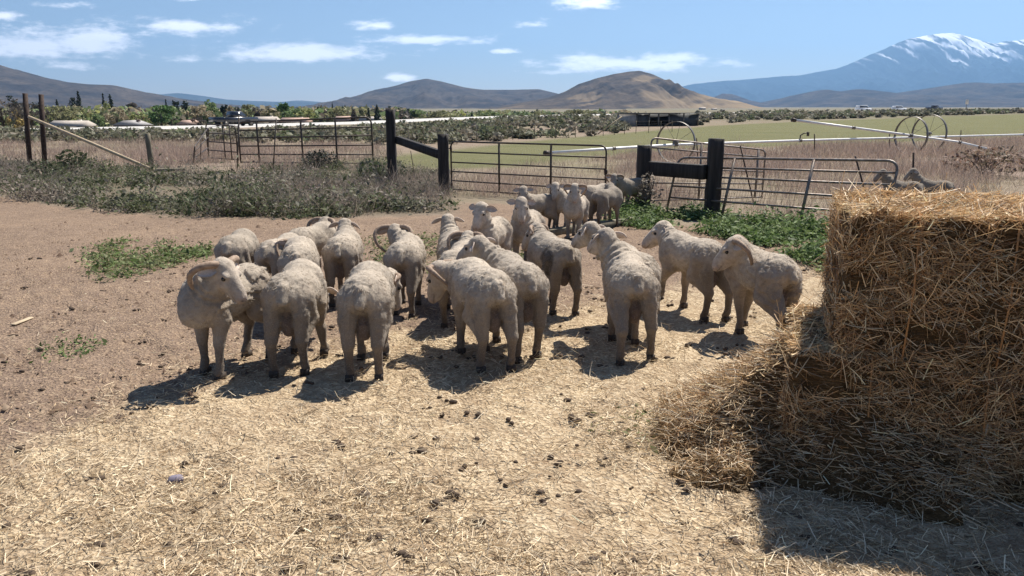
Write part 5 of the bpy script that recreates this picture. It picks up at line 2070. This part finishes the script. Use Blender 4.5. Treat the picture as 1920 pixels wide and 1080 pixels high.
# ------------------------------------------------------------------ buildings
def house(label, px0, px1, yy, roof_py, wall, roof, rz=0.0, gable=False, ridge=.5, wall_c='cream'):
    a, b = RP(px0, 230, yy), RP(px1, 230, yy)
    c = G((a.x + b.x) / 2, yy)
    w = abs(b.x - a.x)
    top = RP((px0 + px1) / 2, roof_py, yy).z
    h = top - c.z
    dp = max(5.0, w * .6)
    hw = h * .32
    root = empty('house', c, rz)
    tag(root, label, 'house', 'houses beyond the highway')
    MB().box((0, dp / 2, hw / 2), (w * .92, dp * .9, hw)).build('wall', wall, root)
    m = MB()
    e, t = w / 2 * 1.03, .12
    if gable:
        V = [(-e, -.3, hw), (e, -.3, hw), (e, dp + .3, hw), (-e, dp + .3, hw), (0, -.3, h), (0, dp + .3, h)]
        Q = [(0, 4, 5, 3), (4, 1, 2, 5), (0, 3, 2, 1)]
        T = [(0, 1, 4), (2, 3, 5)]
    else:
        V = [(-e, -.4, hw), (e, -.4, hw), (e, dp + .4, hw), (-e, dp + .4, hw), (-e * .985, dp / 2, h), (e * .985, dp / 2, h)]
        Q = [(0, 1, 5, 4), (2, 3, 4, 5), (0, 3, 2, 1)]
        T = [(1, 2, 5), (3, 0, 4)]
    m.add(V, Q, T)
    rf = m.build('roof', roof, root)
    MB().box((w * .2, dp * .6, h * .95), (.5, .5, h * .3)).build('chimney', wall, rf)
    for k in (-.28, .05, .3):
        fr = MB().box((w * k, dp * .05 - .03, hw * .55), (w * .12, .08, hw * .42)).build('window', MAT['cream'], root)
        MB().box((w * k, dp * .05 - .085, hw * .55), (w * .10, .03, hw * .34)).build('pane', MAT['pane'], fr)
    return root


MAT['cream'] = plain('pale_wall', (.55, .50, .43), .8, .1, 2)
MAT['pane'] = plain('window_glass', (.03, .035, .045), .1, .2, 2, spec=.6)
MAT['roof_pale'] = plain('pale_shingles', (.42, .37, .32), .9, .15, 2)
MAT['roof_grey'] = plain('grey_shingles', (.34, .32, .31), .9, .15, 2)
MAT['roof_pink'] = plain('pinkish_tiles', (.42, .29, .23), .9, .15, 2)
MAT['brown_wall'] = plain('brown_siding', (.16, .11, .09), .9, .15, 2)
house('low house with a long pale roof behind the slanting pole', 84, 150, 122, 226.5, MAT['cream'], MAT['roof_pale'])
house('house with a dark gable end and grey roof behind the road', 208, 258, 124, 226, MAT['brown_wall'], MAT['roof_grey'], gable=True)
house('small house with a pinkish roof below the tan tree', 330, 356, 128, 225.5, MAT['brown_wall'], MAT['roof_pink'], gable=True)
house('pale low house seen through the left part of the long panel', 470, 512, 133, 219, MAT['cream'], MAT['roof_pale'])
house('house with a pink roof and garage seen through the long panel', 522, 572, 136, 221, MAT['cream'], MAT['roof_pink'])
house('house with a flat pink roof seen through the right end of the long panel', 626, 656, 152, 218, MAT['brown_wall'], MAT['roof_pink'])
house('pale building between the first timber post and the road line', 672, 726, 165, 218.5, MAT['cream'], MAT['roof_pale'])
for i, (px, py, w, lab) in enumerate([(1316, 201, 12, 'left white house at the foot of the brown hill'), (1338, 203, 10, 'middle white house at the foot of the brown hill'), (1356, 205, 11, 'right pale house at the foot of the brown hill'),
                                      (1408, 205, 12, 'lone white house right of the brown hill')]):
    house(lab, px - w / 2, px + w / 2, 900, py, MAT['cream'], MAT['roof_pale'])


def shed():
    yy = 96.0
    a, b = RP(1193, 230, yy), RP(1308, 230, yy + 3)
    c = G((a.x + b.x) / 2, yy + 1.5)
    w = (b - a).length
    h = RP(1250, 213, yy).z - c.z
    root = empty('shed', c, math.atan2(b.y - a.y, b.x - a.x))
    tag(root, 'long dark open-fronted shed with a flat roof beyond the green field', 'shed')
    dk = plain('dark_corrugated_metal', (.055, .06, .065), .6, .25, 3, metal=.2)
    lt = plain('lit_end_wall', (.36, .33, .30), .8, .15, 2)  # paler tone paints the sunlit look of this end into the wall
    D = 5.0
    MB().box((0, D, h * .47), (w, .12, h * .94)).build('wall', dk, root)
    MB().box((w * .26, .05, h * .47), (w * .48, .1, h * .94)).build('wall', dk, root)
    MB().box((-w * .40, .05, h * .47), (w * .20, .1, h * .94)).build('wall', dk, root)
    for s_, mt in ((-1, lt), (1, dk)):
        MB().box((s_ * (w / 2 + .06), D / 2, h * .46), (.12, D, h * .92)).build('wall', mt, root)
    V = [(-w / 2 - .3, -.5, h), (w / 2 + .3, -.5, h), (w / 2 + .3, D + .3, h * .93), (-w / 2 - .3, D + .3, h * .93)]
    V += [(x, y, z + .1) for x, y, z in V]
    MB().add(V, [(0, 3, 2, 1), (4, 5, 6, 7), (0, 1, 5, 4), (1, 2, 6, 5), (2, 3, 7, 6), (3, 0, 4, 7)]).build('roof', plain('shed_roof', (.12, .12, .12), .6, .2, 3), root)
    for k in (-.5, -.3, -.15, .02, .26, .5):
        MB().box((w * k, -.06, h * .49), (.16, .1, h * .97)).build('post', MAT['wheel_steel'], root)


shed()


# ------------------------------------------------------------------ vehicles
def car_paint(name, c):
    m, nt, b = new_mat(name)
    g = NG(nt)
    n = g.noise(g.coord('Object'), 3, 4)
    nt.links.new(g.ramp(n, [(.3, tuple(x * .85 for x in c)), (.7, c)]), b.inputs['Base Color'])
    b.inputs['Roughness'].default_value = .25
    b.inputs['Specular IOR Level'].default_value = .5
    b.inputs['Coat Weight'].default_value = .5
    return m


MAT['tyre'] = plain('rubber', (.02, .02, .02), .9, .2, 5)
MAT['lamp'] = plain('lamp_lens', (.6, .6, .58), .2, .1, 5, spec=.6)


def vehicle(name, label, cat, px, yy, lane, kind, paint, length, flip=False, size=1.0):
    u = float(pray(px, 215)[0] / pray(px, 215)[1])
    i = int(np.argmin(np.abs(ROAD_PTS[:, 0] / ROAD_PTS[:, 1] - u)))
    tx, ty = ROAD_TG[i]
    c = Vector((ROAD_PTS[i][0] - ty * lane, ROAD_PTS[i][1] + tx * lane, 0))
    zc = terrain(*ROAD_PTS[i])
    c.z = float(max(terrain(c.x, c.y), zc)) + .15
    root = empty(name, c, math.atan2(ty, tx) + (math.pi if flip else 0))
    root.scale = (size, size, size)
    tag(root, label, cat, 'vehicles on the highway')
    L, Wd = length, 1.95
    x0, x1 = -L / 2, L / 2
    if kind == 'pickup':
        body = [(x0, .55), (x0, 1.12), (x1 * .98, 1.10), (x1, .95), (x1, .5)]
        cab = [(-.55, 1.1), (-.42, 1.80), (.75, 1.82), (1.35, 1.12)]
    elif kind == 'van':
        body = [(x0, .45), (x0, 1.15), (x1 * .8, 1.10), (x1, .92), (x1, .42)]
        cab = [(x0 + .05, 1.14), (x0 + .22, 1.92), (.75, 1.95), (1.6, 1.12)]
    else:
        body = [(x0, .45), (x0, 1.05), (x1 * .85, 1.02), (x1, .85), (x1, .42)]
        cab = [(x0 + .1, 1.04), (x0 + .45, 1.68), (.5, 1.72), (1.25, 1.04)]

    def loft(prof, wlo, whi, zlo, zhi):
        n = len(prof)
        V = []
        for s_ in (-1, 1):
            for (x, z) in prof:
                k = (z - zlo) / (zhi - zlo)
                V.append((x, s_ * (wlo + (whi - wlo) * k) / 2, z))
        m = MB()
        m.add(V, [(j, (j + 1) % n, n + (j + 1) % n, n + j) for j in range(n)])
        m.poly = [list(range(n))[::-1], list(range(n, 2 * n))]
        return m
    zb = max(p[1] for p in body)
    loft(body, Wd, Wd * .97, .4, zb).build('body', paint, root)
    zt = max(p[1] for p in cab)
    loft(cab, Wd * .95, Wd * .74, zb - .05, zt).build('cab', paint, root)
    inner = [(cab[0][0] + .12, zb + .06), (cab[1][0] + .08, zt - .1), (cab[2][0] - .08, zt - .1), (cab[3][0] - .28, zb + .06)]
    loft(inner, Wd * .97, Wd * .80, zb - .05, zt).build('side_window', MAT['pane'], root)
    a, b = cab[2], cab[3]
    hw1, hw2 = Wd * .34, Wd * .43
    V = [(a[0] + .05, -hw1, a[1] - .08), (a[0] + .05, hw1, a[1] - .08), (b[0] - .02, hw2, b[1] + .10), (b[0] - .02, -hw2, b[1] + .10)]
    MB().add([(x + .03, y, z + .02) for x, y, z in V] + V, [(0, 1, 2, 3), (4, 7, 6, 5), (0, 4, 5, 1), (1, 5, 6, 2), (2, 6, 7, 3), (3, 7, 4, 0)]).build('windscreen', MAT['pane'], root)
    if kind == 'pickup':
        MB().box(((x0 - .55) / 2, 0, 1.115), (abs(x0) - .65, Wd * .8, .04)).build('load_bed', MAT['pane'], root)
    for wx in (x0 + L * .2, x1 - L * .19):
        for s_ in (-1, 1):
            wh = MB().tube([(wx, s_ * (Wd / 2 - .22), .37), (wx, s_ * (Wd / 2 + .02), .37)], .37, 14).build('wheel', MAT['tyre'], root)
            MB().tube([(wx, s_ * (Wd / 2), .37), (wx, s_ * (Wd / 2 + .04), .37)], .21, 12).build('rim', MAT['wheel_steel'], wh)
    for s_ in (-1, 1):
        MB().box((x1 - .02, s_ * Wd * .36, .82), (.1, .32, .16)).build('headlight', MAT['lamp'], root)
    MB().box((x1 + .04, 0, .52), (.14, Wd * .98, .2), 0, .03).build('bumper', MAT['wheel_steel'], root)


vehicle('pickup_truck', 'dark pickup truck on the highway behind the short corral panel', 'truck', 414, 0, -3.5, 'pickup', car_paint('dark_paint', (.02, .022, .03)), 5.8, False, 1.18)
vehicle('van', 'white van driving on the highway at the far right, left of the other two', 'van', 1637, 0, 2, 'van', car_paint('white_paint', (.75, .76, .77)), 5.2)
vehicle('car', 'white car on the highway, middle of the three vehicles', 'car', 1684, 0, 2, 'suv', car_paint('white_paint', (.7, .71, .72)), 4.8)
vehicle('pickup_truck', 'dark pickup truck on the highway, rightmost of the three vehicles', 'truck', 1762, 0, 2, 'pickup', car_paint('charcoal_paint', (.035, .035, .04)), 5.6)


def road_sign():
    t = RP(1813, 190, 262)
    b = G(t.x, t.y)
    root = empty('road_sign', b)
    tag(root, 'pale road sign on a post beside the highway at the far right', 'sign')
    h = t.z - b.z
    MB().tube([(0, 0, -.2), (0, 0, h)], .09, 8).build('post', MAT['wheel_steel'], root)
    MB().box((0, -.12, h - .2), (1.0, .06, 1.5), 0, .02).build('panel', MAT['cream'], root)


road_sign()


# ------------------------------------------------------------------ haze
def haze():
    m = bpy.data.materials.new('haze')
    m.use_nodes = True
    nt = m.node_tree
    nt.nodes.clear()
    out = nt.nodes.new('ShaderNodeOutputMaterial')
    v = nt.nodes.new('ShaderNodeVolumePrincipled')
    v.inputs['Color'].default_value = (0.33, 0.60, 1.0, 1)
    v.inputs['Density'].default_value = 7.5e-5
    v.inputs['Anisotropy'].default_value = 0.3
    nt.links.new(v.outputs[0], out.inputs['Volume'])
    mb = MB().box((0, 700, 610), (29000, 29000, 1250))
    o = mb.build('haze', m)
    tag(o, 'thin blue air between the camera and the far mountains', 'haze', kind='stuff')


haze()
